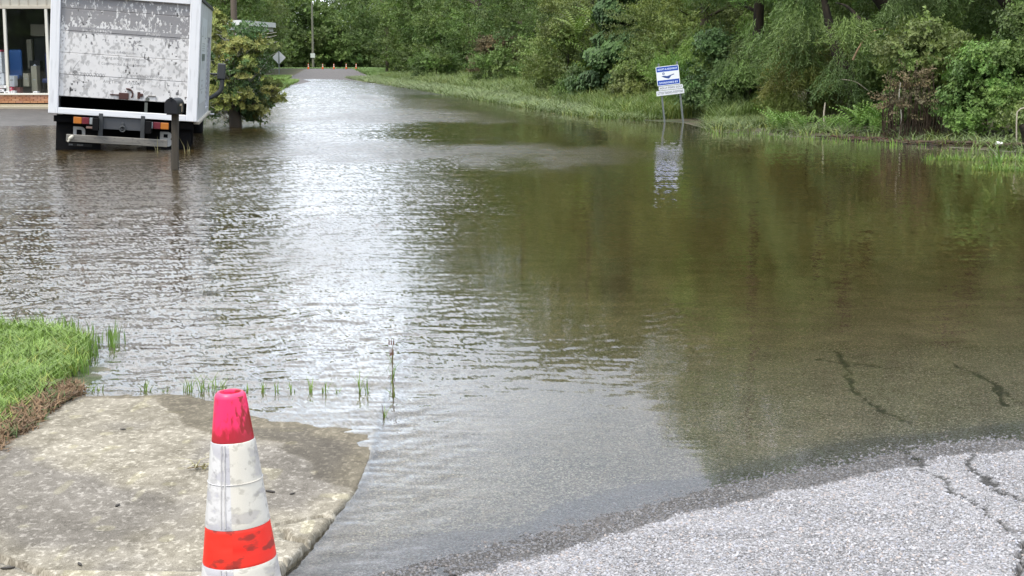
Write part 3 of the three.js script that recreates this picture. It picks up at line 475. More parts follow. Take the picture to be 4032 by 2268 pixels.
  part('grab_bar', merge([box(0.13, 0.018, 0.03, 0.46, dy + 0.06, -0.05, 0.008)]), steel, o);
  part('pull_strap', merge([box(0.055, 0.05, 0.012, 0.385, dy - 0.0, -0.045), box(0.05, 0.17, 0.008, 0.37, dy - 0.14, -0.047)]), std([0.10, 0.11, 0.10], 0.9), o);
  // chassis, bumper, lamps, mud flaps, wheels
  part('chassis', merge([box(0.09, 0.2, 7.6, -0.43, 0.42, -3.6), box(0.09, 0.2, 7.6, 0.43, 0.42, -3.6), box(2.3, 0.1, 0.12, 0, 0.46, -0.25), box(2.3, 0.1, 0.12, 0, 0.46, -1.4), box(2.2, 0.4, 0.05, 0, 0.32, -1.35)]), black, o);
  part('underride_guard', box(1.66, 0.125, 0.06, -0.08, 0.16, 0.02, 0.01), steel, o);
  part('guard_hanger', box(0.07, 0.4, 0.05, -0.36, 0.40, -0.02, 0.008), dark, o); part('guard_hanger', box(0.07, 0.4, 0.05, 0.33, 0.40, -0.02, 0.008), dark, o);
  part('hitch_plate', box(0.62, 0.2, 0.03, -0.015, 0.44, -0.05, 0.006), std([0.07, 0.075, 0.085], 0.5), o);
  part('tow_ring', merge([new THREE.TorusGeometry(0.045, 0.012, 8, 20).translate(0, 0.36, 0.0), box(0.05, 0.09, 0.03, 0, 0.42, -0.02, 0.01)]), dark, o);
  const lens = (c) => phys(c, 0.2, { clearcoat: 0.6 });
  for (const s of [-1, 1]) {
    const l = new THREE.Group(); l.name = 'tail_light'; o.add(l); const cx = s < 0 ? -0.64 : 0.59, cy = s < 0 ? 0.46 : 0.45;
    part('lamp_housing', box(0.36, 0.13, 0.05, cx, cy, -0.06, 0.01), black, l);
    part('amber_lens', box(0.135, 0.115, 0.03, cx + s * 0.1, cy, -0.03, 0.012), lens([0.5, 0.17, 0.03]), l);
    part('red_lens', box(0.12, 0.115, 0.03, cx - s * 0.03, cy, -0.03, 0.012), lens([0.17, 0.025, 0.04]), l);
    part('clear_lens', box(0.07, 0.115, 0.03, cx - s * 0.13, cy, -0.03, 0.012), lens([0.33, 0.36, 0.38]), l);
    const fl = part('mud_flap', box(0.74, 0.62, 0.012, s * 0.75, 0.22, -0.32), black, o);
    // outlined block letter on each flap: D on the left, B on the right
    const sh = new THREE.Shape(), W = 0.2, H = 0.25, oh = (pts) => { const p = new THREE.Path(); pts(p); sh.holes.push(p); };
    if (s < 0) { sh.moveTo(0, 0); sh.lineTo(W * 0.6, 0); sh.quadraticCurveTo(W, 0, W, H * 0.35); sh.lineTo(W, H * 0.65); sh.quadraticCurveTo(W, H, W * 0.6, H); sh.lineTo(0, H); sh.lineTo(0, 0); oh((p) => { p.moveTo(0.055, 0.05); p.lineTo(0.12, 0.05); p.quadraticCurveTo(0.145, 0.05, 0.145, 0.09); p.lineTo(0.145, 0.16); p.quadraticCurveTo(0.145, 0.2, 0.12, 0.2); p.lineTo(0.055, 0.2); p.lineTo(0.055, 0.05); }); }
    else { sh.moveTo(0, 0); sh.lineTo(W * 0.65, 0); sh.quadraticCurveTo(W, 0, W, H * 0.26); sh.quadraticCurveTo(W, H * 0.5, W * 0.85, H * 0.5); sh.quadraticCurveTo(W * 0.97, H * 0.55, W * 0.97, H * 0.74); sh.quadraticCurveTo(W * 0.97, H, W * 0.62, H); sh.lineTo(0, H); sh.lineTo(0, 0); for (const q of [0.035, 0.15]) oh((p) => { p.moveTo(0.06, q); p.lineTo(0.13, q); p.lineTo(0.13, q + 0.06); p.lineTo(0.06, q + 0.06); p.lineTo(0.06, q); }); }
    const lg = new THREE.ExtrudeGeometry(sh, { depth: 0.004, bevelEnabled: false }); lg.translate(s < 0 ? -0.84 : 0.6, 0.09, -0.313); part('flap_letter', lg, std([0.55, 0.56, 0.56], 0.6), fl);
    part('flap_lettering', new THREE.PlaneGeometry(0.4, 0.05).translate(s * 0.72, 0.03, -0.311), new THREE.MeshStandardMaterial({ roughness: 0.6, map: canvasTex(256, 32, (c, w, h) => { c.fillStyle = '#0c0c0e'; c.fillRect(0, 0, w, h); c.fillStyle = '#8c8f92'; c.font = 'bold 22px sans-serif'; c.fillText(s < 0 ? 'DUI        EQUIP' : 'BUCK', s < 0 ? 10 : 20, 24); }) }), fl);
  }
  part('guard_rag', merge([new THREE.SphereGeometry(0.05, 10, 8).scale(1.1, 0.6, 0.4).rotateZ(0.7).translate(-0.83, 0.17, 0.06), new THREE.SphereGeometry(0.03, 8, 6).scale(0.6, 1.3, 0.4).rotateZ(-0.6).translate(-0.86, 0.12, 0.06)]), std([0.6, 0.58, 0.5], 0.9), o);
  part('plate_lamp', merge([box(0.2, 0.04, 0.03, -0.5, 0.35, -0.05, 0.01), new THREE.SphereGeometry(0.024, 8, 6).translate(-0.45, 0.38, -0.03)]), std([0.3, 0.2, 0.17], 0.5), o);
  const tyre = new THREE.TorusGeometry(0.31, 0.11, 10, 28).rotateY(Math.PI / 2), rim = cyl(0.22, 0.22, 0.16, 0, 0, 0, 20).rotateZ(Math.PI / 2);
  for (const [wx, wz] of [[-0.98, -1.7], [-0.7, -1.7], [0.7, -1.7], [0.98, -1.7], [-0.98, -6.3], [0.98, -6.3]]) { const w = new THREE.Group(); w.name = 'wheel'; w.position.set(wx, 0.22, wz); o.add(w); part('tyre', tyre, black, w); part('rim', rim, steel, w); }
  // cab ahead of the box, with its mirror showing past the side
  const cab = part('cab', merge([box(2.0, 1.25, 1.7, 0, 1.1, -L - 0.95, 0.18), box(1.9, 0.5, 1.5, 0, 0.55, -L - 1.0, 0.08)]), white, o);
  part('windscreen', box(1.7, 0.6, 0.03, 0, 1.4, -L - 1.81, 0.01), phys([0.03, 0.035, 0.04], 0.1), cab);
  for (const s of [-1, 1]) { const m = new THREE.Group(); m.name = 'wing_mirror'; o.add(m); part('mirror_head', box(0.17, 0.34, 0.08, s * (HW + 0.2), 1.36, -L - 0.9, 0.03), dark, m); part('mirror_arm', limb([[s * 1.0, 1.3, -L - 0.9, 0.02], [s * (HW + 0.1), 1.3, -L - 0.92, 0.02], [s * (HW + 0.2), 1.32, -L - 0.92, 0.02]]), dark, m); part('mirror_brace', limb([[s * (HW + 0.22), 1.2, -L - 0.92, 0.05], [s * (HW + 0.19), 0.95, -L - 0.92, 0.05], [s * 1.02, 0.68, -L - 0.9, 0.02]]), dark, m); }
  part('door_handle_cap', box(0.12, 0.03, 0.05, HW + 0.06, 0.5, -L + 0.25, 0.01), white, o);
}
// ---------------------------------------------------------------- mailbox
{
  const o = thing('mailbox', 'black dome-topped mailbox on a leaning wooden post in the water', 'mailbox', [-4.75, terrain(-4.75, -21.67), -21.67], 0.02), b = -o.position.y; o.rotation.z = -0.035;
  const wood = texture(128, 512, (u, v, i, j) => { const k = 0.27 + 0.12 * (fbm(u * 14, v * 3, 4) - 0.5) + 0.05 * (hash2(i, j) - 0.5); return [k, k * 0.93, k * 0.82]; });
  part('post', box(0.09, b + 0.8, 0.09, 0, (b + 0.8) / 2, 0, 0.006), new THREE.MeshStandardMaterial({ map: wood, bumpMap: wood, bumpScale: 0.003, roughness: 0.9 }), o);
  const s = new THREE.Shape(); s.moveTo(-0.085, 0); s.lineTo(0.085, 0); s.lineTo(0.085, 0.12); s.absarc(0, 0.12, 0.085, 0, Math.PI, false); s.lineTo(-0.085, 0);
  const shell = new THREE.ExtrudeGeometry(s, { depth: 0.48, bevelEnabled: true, bevelSize: 0.003, bevelThickness: 0.003, bevelSegments: 2, curveSegments: 16 }); shell.translate(-0.01, b + 0.785, -0.24);
  const bm = phys([0.014, 0.015, 0.019], 0.6, { specularIntensity: 0.6 }); part('box_shell', shell, bm, o);
  const dr = new THREE.ExtrudeGeometry(s, { depth: 0.012, bevelEnabled: true, bevelSize: 0.004, bevelThickness: 0.002, bevelSegments: 1, curveSegments: 16 }); dr.translate(-0.01, b + 0.785, 0.245);
  const d = part('front_door', dr, bm, o); part('door_handle', merge([box(0.02, 0.045, 0.02, -0.01, b + 0.985, 0.262, 0.004), box(0.045, 0.015, 0.02, -0.01, b + 1.0, 0.262, 0.004)]), bm, d);
  part('flag', merge([box(0.004, 0.028, 0.16, 0.0805, b + 0.9, 0.0), box(0.004, 0.09, 0.034, 0.0805, b + 0.845, -0.064)]), std([0.5, 0.42, 0.3], 0.6), o);
  part('mounting_board', box(0.14, 0.02, 0.4, -0.01, b + 0.772, 0), std([0.06, 0.05, 0.04], 0.9), o);
}
// ---------------------------------------------------------------- road signs
const galv = std([0.27, 0.30, 0.30], 0.5, { metalness: 0.5 });
function roundRect(w, h, r) { const s = new THREE.Shape(), x = -w / 2, y = -h / 2; s.moveTo(x + r, y); s.lineTo(x + w - r, y); s.quadraticCurveTo(x + w, y, x + w, y + r); s.lineTo(x + w, y + h - r); s.quadraticCurveTo(x + w, y + h, x + w - r, y + h); s.lineTo(x + r, y + h); s.quadraticCurveTo(x, y + h, x, y + h - r); s.lineTo(x, y + r); s.quadraticCurveTo(x, y, x + r, y); return s; }
function plate(w, h, r, tex) { const g = new THREE.ExtrudeGeometry(roundRect(w, h, r), { depth: 0.004, bevelEnabled: false }), P = g.attributes.position, U = g.attributes.uv; for (let i = 0; i < P.count; i++) U.setXY(i, P.getX(i) / w + 0.5, P.getY(i) / h + 0.5); return g; }
{
  const o = thing('sponsor_sign', 'leaning blue and white highway sponsor sign on two posts at the bank', 'sign', [3.92, -0.05, -37.2], -0.1); o.rotation.order = 'YXZ'; o.rotation.z = 0.118;
  const post = (x) => { const g = merge([box(0.036, 1.55, 0.006, x, 0.72, -0.02), box(0.006, 1.55, 0.03, x - 0.018, 0.72, -0.008), box(0.006, 1.55, 0.03, x + 0.018, 0.72, -0.008)]); return part('post', g, galv, o); };
  post(-0.24); post(0.2);
  const face = canvasTex(512, 432, (c, w, h) => {
    c.fillStyle = '#eef3fa'; c.fillRect(0, 0, w, h); c.fillStyle = '#164bb4'; c.fillRect(14, 14, w - 28, 108); c.fillRect(14, h - 122, w - 28, 108);
    c.fillStyle = '#e8f0ff'; c.textAlign = 'center'; c.font = 'bold 58px sans-serif'; c.fillText('ADOPT-A-HIGHWAY', w / 2, 88, w - 70); c.fillText('SPONSORED BY', w / 2, h - 42, w - 80);
    c.fillStyle = '#34508f'; c.beginPath(); c.moveTo(110, 220); c.quadraticCurveTo(170, 205, 235, 228); c.lineTo(330, 205); c.lineTo(390, 190); c.lineTo(400, 205); c.lineTo(330, 225); c.lineTo(275, 288); c.quadraticCurveTo(180, 270, 110, 220); c.fill();
    c.fillStyle = '#7d8fb4'; c.beginPath(); c.arc(160, 165, 30, 0, 7); c.fill(); c.fillStyle = '#eef3fa'; c.fillRect(140, 160, 40, 4); c.fillRect(158, 145, 4, 40);
  });
  const strip = (t, w) => canvasTex(512, 96, (c, W, H) => { c.fillStyle = '#e2e7ee'; c.fillRect(0, 0, W, H); c.fillStyle = '#6c7280'; c.textAlign = 'center'; c.textBaseline = 'middle'; c.font = 'bold 66px sans-serif'; c.fillText(t, W / 2, H / 2, W - 40); });
  const pl = (name, g, t, x, y, z) => part(name, g.translate(x, y, z), new THREE.MeshStandardMaterial({ map: t, roughness: 0.4 }), o);
  pl('main_panel', plate(0.545, 0.46, 0.03), face, -0.045, 1.19, 0.012);
  pl('name_plate', plate(0.58, 0.095, 0.025), strip('HOLLY PINES GOLF'), -0.005, 0.9, 0.012);
  pl('slogan_plate', plate(0.667, 0.115, 0.02), strip('LITTER TRASHES EVERYONE'), -0.03, 0.785, 0.012);
}
{
  const o = thing('diamond_sign', 'bare metal back of a diamond warning sign on a post', 'sign', [-17.98, terrain(-17.98, -120), -120], 0.12), y = 1.55 - o.position.y;
  const g = new THREE.ExtrudeGeometry(roundRect(0.74, 0.74, 0.06), { depth: 0.008, bevelEnabled: false }); g.rotateZ(Math.PI / 4); g.translate(0, y, -0.03); part('panel', g, std([0.66, 0.68, 0.72], 0.5, { metalness: 0.2 }), o);
  part('post', merge([box(0.09, y + 0.5, 0.03, 0, (y + 0.5) / 2, 0), box(0.02, y + 0.5, 0.04, 0, (y + 0.5) / 2, 0.02)]), galv, o);
}
// ---------------------------------------------------------------- utility poles, carport
{
  const poleMat = std([0.12, 0.095, 0.075], 0.9);
  const a = thing('utility_pole', 'brown wooden utility pole rising behind the leafy bush', 'utility pole', [-12.46, terrain(-12.46, -70), -70]); part('shaft', cyl(0.1, 0.16, 10, 0, 5, 0, 14), poleMat, a); part('cross_arm', box(2.2, 0.11, 0.11, 0, 9.2, 0.14), poleMat, a); for (const x of [-1, -0.4, 0.4, 1]) part('insulator', cyl(0.03, 0.05, 0.14, x, 9.32, 0.14, 10), std([0.3, 0.32, 0.3], 0.3), a);
  const b = thing('utility_pole', 'slim far utility pole with small white board beyond the far cones', 'utility pole', [-27.5, terrain(-27.5, -215), -215]); part('shaft', cyl(0.11, 0.17, 9, 0, 4.5, 0, 12), std([0.17, 0.17, 0.13], 0.9), b); part('board', box(0.62, 0.6, 0.04, 0, 1.62 - b.position.y + 0.2, 0.2, 0.01), std([0.55, 0.6, 0.55], 0.6), b);
  const c = thing('carport', 'white flat carport roof showing behind the leafy bush', 'carport', [-11.75, terrain(-11.75, -62), -62], -0.12); const h = 2.55 - c.position.y, wm = std([0.72, 0.74, 0.74], 0.5);
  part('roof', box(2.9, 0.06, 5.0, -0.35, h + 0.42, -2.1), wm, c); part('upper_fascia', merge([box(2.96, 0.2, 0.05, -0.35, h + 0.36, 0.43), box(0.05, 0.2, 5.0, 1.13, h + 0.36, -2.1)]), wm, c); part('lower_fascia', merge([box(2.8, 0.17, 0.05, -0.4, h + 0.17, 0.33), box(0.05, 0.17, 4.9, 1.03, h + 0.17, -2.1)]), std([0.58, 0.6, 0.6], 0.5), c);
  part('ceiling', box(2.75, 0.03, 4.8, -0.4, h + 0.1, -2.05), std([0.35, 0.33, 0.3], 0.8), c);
  for (const [x, z] of [[-1.7, 0.2], [0.5, 0.2], [-1.7, -4.2], [0.5, -4.2]]) part('post', box(0.1, h + 0.1, 0.1, x, (h + 0.1) / 2, z), std([0.4, 0.4, 0.38], 0.7), c);
}
// ---------------------------------------------------------------- five far cones
{
  const far = [[-25.8, 'leftmost of the five small orange cones on the far road'], [-23.98, 'second from the left of the five far orange cones'], [-22.57, 'middle one of the five small far orange cones'], [-21.0, 'second from the right of the five far orange cones'], [-19.75, 'rightmost of the five small orange cones on the far road']];
  const org = phys([0.8, 0.13, 0.03], 0.5), wh = phys([0.75, 0.72, 0.68], 0.4), bk = std([0.03, 0.03, 0.03], 0.8), r = (y) => 0.03 + (0.72 - y) * 0.13;
  const proto = new THREE.Group(); part('cone_body', new THREE.LatheGeometry([[r(0.03), 0.03], [r(0.72), 0.72], [0.02, 0.72], [0.02, 0.6]].map(([a, b]) => new THREE.Vector2(a, b)), 20), org, proto);
  for (const [a, b] of [[0.48, 0.62], [0.3, 0.4]]) part('reflective_band', new THREE.LatheGeometry([[r(a) + 0.002, a], [r(b) + 0.002, b]].map(([p, q]) => new THREE.Vector2(p, q)), 20), wh, proto); part('base', box(0.34, 0.03, 0.34, 0, 0.015, 0, 0.01), bk, proto);
  far.forEach(([x, label], i) => { const c = proto.clone(); c.name = numbered('far_traffic_cone'); c.position.set(x, terrain(x, -197) + 0.06, -197); tag(c, label, 'traffic cone', 'cones closing the far end of the road'); scene.add(c); });
}
// ---------------------------------------------------------------- storefront behind the truck
{
  const Z = -43, x0 = -21.5, x1 = -10.4, gy = terrain(-13.4, -42.8);
  const o = thing('storefront', 'low storefront with large windows over a brick base', 'building', [0, 0, Z]);
  const cream = std([0.50, 0.46, 0.38], 0.7), creamD = std([0.55, 0.52, 0.44], 0.6), frameM = std([0.68, 0.67, 0.60], 0.45), mid = (x0 + x1) / 2, W = x1 - x0;
  const sill = 0.56, head = 2.9, brickB = 0.30, brickT = 0.525, wallT = 4.1;
  part('footing', box(W, brickB - 0.05, 0.36, mid, (brickB + 0.05) / 2 - 0.03, -0.14), std([0.48, 0.42, 0.29], 0.85), o);
  part('kerb', box(W, 0.09, 0.3, mid, gy + 0.03, 0.24, 0.02), std([0.40, 0.35, 0.26], 0.9), o);
  // bricks of the low wall
  const mort = part('mortar', box(W, brickT - brickB, 0.16, mid, (brickT + brickB) / 2, -0.1), std([0.42, 0.36, 0.3], 0.95), o);
  const bg = box(0.192, 0.046, 0.05, 0, 0, 0, 0.004), R = rng(12), bm = [[0.40, 0.19, 0.10], [0.46, 0.235, 0.125], [0.36, 0.165, 0.09], [0.43, 0.22, 0.14], [0.48, 0.26, 0.15]].map((c) => std(c, 0.9));
  for (let c = 0; c < 4; c++) for (let i = 0; i < 26; i++) { const m = part('brick', bg, bm[Math.floor(R() * 5)], mort); m.position.set(-16.9 + i * 0.202 + (c % 2) * 0.1, brickB + 0.03 + c * 0.055, -0.004 + 0.004 * R()); }
  part('sill', box(W, 0.05, 0.2, mid, sill - 0.012, -0.05, 0.008), frameM, o);
  part('head_rail', box(W, 0.08, 0.12, mid, head + 0.02, -0.06, 0.008), cream, o);
  part('upper_wall', box(W, wallT - head - 0.06, 0.12, mid, (wallT + head + 0.06) / 2, -0.12), creamD, o);
  for (let i = 0; i < 24; i++) part('batten', box(0.025, wallT - head - 0.06, 0.02, -16.6 + i * 0.252, (wallT + head + 0.06) / 2, -0.05), cream, o);
  part('roof', box(W + 0.8, 0.14, 9, mid, wallT + 0.06, -4.2), std([0.2, 0.19, 0.18], 0.9), o); part('fascia', box(W + 0.84, 0.22, 0.05, mid, wallT + 0.03, 0.33), cream, o);
  part('end_wall', merge([box(0.16, wallT - 0.1, 8, x1 - 0.08, wallT / 2 + 0.05, -4.1), box(0.16, wallT - 0.1, 8, x0 + 0.08, wallT / 2 + 0.05, -4.1), box(W, wallT - 0.1, 0.16, mid, wallT / 2 + 0.05, -8.2)]), std([0.2, 0.19, 0.18], 0.8), o);
  part('shop_floor', box(W - 0.2, 0.1, 8, mid, 0.3, -4.2), std([0.06, 0.06, 0.065], 0.7), o); part('shop_ceiling', box(W - 0.2, 0.06, 8, mid, head + 0.25, -4.25), std([0.1, 0.1, 0.1], 0.9), o);
  const glass = phys([0.93, 0.95, 0.96], 0.02, { transmission: 1, thickness: 0, ior: 1.5 });
  for (let i = -5; i <= 3; i++) { const mx = -13.985 + i * 1.15; if (mx < x1 && mx > x0) part('mullion', box(0.075, head - sill, 0.1, mx, (head + sill) / 2, -0.06, 0.006), frameM, o); const cx = mx + 0.575; if (cx < x1 && cx > x0 + 0.3) part('window_pane', box(1.07, head - sill - 0.02, 0.006, cx, (head + sill) / 2, -0.06), glass, o); }
  // goods crowded behind the glass
  const blue = phys([0.04, 0.13, 0.36], 0.45), navy = phys([0.03, 0.05, 0.16], 0.5), paper = std([0.78, 0.78, 0.8], 0.8), tan = std([0.36, 0.33, 0.25], 0.85), maroon = std([0.2, 0.06, 0.06], 0.8), pink = std([0.5, 0.07, 0.12], 0.7), blackM = std([0.015, 0.015, 0.018], 0.6);
  const fl = 0.35;
  const goods = (name, label, x, z, build) => { const t = thing(name, label, name.split('_').pop(), [x, fl, Z + z], 0, 'goods behind the shop window'); build(t); return t; };
  goods('blue_chair', 'royal blue high-backed chair behind the shop window', -14.02, -0.85, (t) => { part('backrest', box(0.36, 0.75, 0.12, 0, 1.05, -0.1, 0.08), blue, t); part('seat', box(0.36, 0.14, 0.4, 0, 0.66, 0.08, 0.05), blue, t); for (const x of [-0.14, 0.14]) for (const z of [-0.1, 0.22]) part('leg', box(0.03, 0.6, 0.03, x, 0.3, z), blackM, t); });
  goods('navy_chair', 'dark navy chair at the second window near the truck', -13.07, -0.95, (t) => { part('backrest', box(0.3, 0.8, 0.12, 0, 0.95, -0.1, 0.07), navy, t); part('seat', box(0.32, 0.14, 0.4, 0, 0.55, 0.08, 0.05), navy, t); for (const x of [-0.12, 0.12]) for (const z of [-0.1, 0.22]) part('leg', box(0.03, 0.5, 0.03, x, 0.25, z), blackM, t); });
  goods('blue_chair', 'pale blue grey chair back at the left window mullion', -14.5, -1.0, (t) => { part('backrest', box(0.34, 0.7, 0.1, 0, 1.05, -0.1, 0.07), std([0.12, 0.16, 0.2], 0.7), t); part('seat', box(0.34, 0.12, 0.4, 0, 0.62, 0.08, 0.04), navy, t); for (const x of [-0.12, 0.12]) part('leg', box(0.03, 0.58, 0.03, x, 0.29, 0.1), blackM, t); });
  const carton = (label, x, y, z, w, h, m, lidm) => { const t = thing('carton', label, 'carton', [x, fl + y, Z + z], 0, 'goods behind the shop window'); part('body', box(w, h, 0.3, 0, h / 2, 0, 0.006), m, t); if (lidm) part('lid', box(w + 0.02, 0.05, 0.32, 0, h + 0.026, 0, 0.008), lidm, t); else part('label_strip', box(w * 0.5, 0.03, 0.004, 0, h * 0.6, 0.152), std([0.4, 0.4, 0.38], 0.8), t); };
  carton('white carton with pink lid leaning by the blue chair', -14.32, 0.78, -0.4, 0.26, 0.58, paper, pink); carton('large white carton under the pink lidded one', -14.3, 0.45, -0.42, 0.28, 0.32, paper); carton('white carton in front of the royal blue chair', -13.92, 0.4, -0.34, 0.15, 0.3, paper); carton('tan carton between the two chairs', -13.6, 0.4, -0.6, 0.15, 0.36, tan);
  carton('tall tan carton standing by the navy chair', -13.4, 0.02, -0.7, 0.16, 0.95, tan); carton('maroon carton at the foot of the left window', -14.2, 0.0, -0.4, 0.34, 0.4, maroon); carton('second maroon carton below the royal blue chair', -13.86, 0.0, -0.36, 0.3, 0.38, maroon); carton('white carton low beside the truck', -12.72, 0.62, -0.4, 0.2, 0.42, paper); carton('maroon carton under the white one beside the truck', -12.7, 0.0, -0.42, 0.24, 0.6, maroon); carton('pink packet low in front of the royal blue chair', -13.92, 0.28, -0.2, 0.1, 0.11, pink);
  [[-14.12, 0.16, 0.22, 'upper white packet by the maroon cartons'], [-14.18, 0.06, 0.2, 'lower white packet by the maroon cartons'], [-14.0, 0.0, 0.16, 'white packet on the sill side floor'], [-13.84, 0.02, 0.1, 'small white packet right of the maroon cartons'], [-13.22, 0.0, 0.09, 'white packet under the navy chair']].forEach(([x, y, w, label], i) => carton(label, x, 0.2 + y, -0.12, w, 0.07, paper));
  goods('display_cabinet', 'dark tall cabinet with cream top shelf in the shop', -13.3, -2.2, (t) => { part('body', box(1.0, 1.75, 0.5, 0, 0.9, 0, 0.02), blackM, t); part('top_panel', box(1.35, 0.34, 0.52, 0.1, 1.98, 0, 0.02), tan, t); part('side_panel', box(0.14, 0.85, 0.5, -0.62, 1.3, 0.05, 0.02), tan, t); part('drawer_front', box(0.52, 0.36, 0.02, 0.24, 1.2, 0.27, 0.01), std([0.28, 0.27, 0.25], 0.8), t); part('drawer_front', box(0.3, 0.4, 0.02, 0.45, 1.55, 0.27, 0.01), tan, t); });
  goods('speaker_box', 'black box with a pale diamond mark in the shop', -13.55, -1.3, (t) => { part('body', box(0.3, 0.34, 0.3, 0, 0.95, 0, 0.01), blackM, t); part('mark', box(0.1, 0.1, 0.006, 0, 0, 0).rotateZ(0.785).translate(0, 0.95, 0.155), paper, t); part('stand', box(0.24, 0.78, 0.24, 0, 0.39, 0), blackM, t); });
}
// ---------------------------------------------------------------- leaf sprigs
const V = (x, y, z) => new THREE.Vector3(x, y, z);
// list of leaves [base, dir, up, length, width] -> geometry of folded, bent leaves
function leaves(list) {
  const P = [];
  for (const [b, d, u, l, w] of list) {
    const s = V().crossVectors(d, u).normalize(), n = V().crossVectors(s, d).normalize();
    const A = b, M = b.clone().addScaledVector(d, l * 0.45).addScaledVector(n, -w * 0.12), T = b.clone().addScaledVector(d, l * 0.96).addScaledVector(n, -l * 0.16), Lf = M.clone().addScaledVector(s, -w / 2).addScaledVector(n, w * 0.22), Rt = M.clone().addScaledVector(s, w / 2).addScaledVector(n, w * 0.22);
    for (const q of [A, Rt, M, M, Rt, T, A, M, Lf, M, T, Lf]) P.push(q.x, q.y, q.z);
  }
  const g = new THREE.BufferGeometry(); g.setAttribute('position', new THREE.Float32BufferAttribute(P, 3)); g.computeVertexNormals(); return g;
}
const rv = (R) => V(R() - 0.5, R() - 0.5, R() - 0.5).normalize();
function sprigBroad(seed, n = 13, len = 0.30, ll = 0.085, lw = 0.05) { const R = rng(seed), L = []; for (let i = 0; i < n; i++) { const t = (i + 0.5) / n, a = i * 2.4 + R(), d = V(Math.cos(a) * 0.9, 0.25 + 0.5 * t, Math.sin(a) * 0.9).add(rv(R).multiplyScalar(0.5)).normalize(); L.push([V(0.03 * (R() - 0.5), t * len, 0.03 * (R() - 0.5)), d, rv(R).add(V(0, 1.4, 0)).normalize(), ll * (0.7 + 0.6 * R()), lw * (0.7 + 0.6 * R())]); } return leaves(L); }
function sprigLance(seed, n = 18) { const R = rng(seed), L = []; for (let i = 0; i < n; i++) { const t = (i + 0.5) / n, a = i * 2.4 + R(); L.push([V(0.10 * t * t, 0.45 * t, 0), V(Math.cos(a) * 0.5, 0.75, Math.sin(a) * 0.5).add(rv(R).multiplyScalar(0.35)).normalize(), rv(R), 0.12 * (0.7 + 0.6 * R()), 0.02]); } return leaves(L); }
function sprigVine(seed, n = 14) { const R = rng(seed), L = []; for (let i = 0; i < n; i++) { const p = V((R() - 0.5) * 0.42, (R() - 0.5) * 0.42, (R() - 0.3) * 0.14), d = V((R() - 0.5) * 0.9, -0.8, 0.35 + 0.4 * R()).normalize(); L.push([p, d, V(0, 0.5, 1), 0.10 * (0.6 + 0.7 * R()), 0.085 * (0.6 + 0.7 * R())]); } return leaves(L); }
function sprigPinnate(seed, n = 13, len = 0.75, ll = 0.14, lw = 0.04) { const R = rng(seed), L = []; for (let i = 0; i < n; i++) for (const s of [-1, 1]) { const t = (i + 1) / n, y = len * Math.sin(t * 1.35) * 0.8, z = len * 0.75 * t * t; L.push([V(0, y, z), V(s, 0.1 - 0.45 * t, 0.25).normalize(), V(0, 0.6, -0.4), ll * Math.sin(0.35 + 2.5 * t) * (0.85 + 0.3 * R()), lw]); } return leaves(L); }
function sprigWhorl(seed, n = 10) { const R = rng(seed), L = []; for (let i = 0; i < n; i++) { const a = i * 2.4 + 0.4 * R(), up = 0.25 + 0.9 * i / n; L.push([V(Math.cos(a) * 0.01, 0.03 * i / n, Math.sin(a) * 0.01), V(Math.cos(a), up, Math.sin(a)).normalize(), V(0, 1, 0), 0.12 * (0.7 + 0.5 * R()), 0.05]); } return leaves(L); }
const SPRIG = { broad: [1, 2, 3].map((s) => sprigBroad(s)), small: [4, 5].map((s) => sprigBroad(s, 18, 0.3, 0.055, 0.03)), lance: [6, 7].map((s) => sprigLance(s)), vine: [8, 9].map((s) => sprigVine(s)), pinnate: [10, 11].map((s) => sprigPinnate(s)), whorl: [12, 13].map((s) => sprigWhorl(s)), far: [14, 15].map((s) => sprigBroad(s, 11, 0.3, 0.12, 0.075)) };
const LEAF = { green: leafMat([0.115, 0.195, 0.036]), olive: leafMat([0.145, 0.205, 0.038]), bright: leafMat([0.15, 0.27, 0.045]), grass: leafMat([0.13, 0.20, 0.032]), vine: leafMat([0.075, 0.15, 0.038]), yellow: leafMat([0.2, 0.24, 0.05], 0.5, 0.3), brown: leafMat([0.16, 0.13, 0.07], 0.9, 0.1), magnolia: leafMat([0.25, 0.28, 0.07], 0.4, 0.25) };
const barkTex = texture(256, 512, (u, v, i, j) => { const k = 0.5 + 0.5 * (fbm(u * 22, v * 9, 4) - 0.5) + 0.1 * (hash2(i, j) - 0.5); return [k, k * 0.95, k * 0.87]; });
const BARK = { dark: std([0.13, 0.11, 0.09], 0.95, { map: barkTex }), grey: std([0.36, 0.34, 0.29], 0.95, { map: barkTex }), brown: std([0.24, 0.18, 0.13], 0.95, { map: barkTex }) };
const UP = V(0, 1, 0);
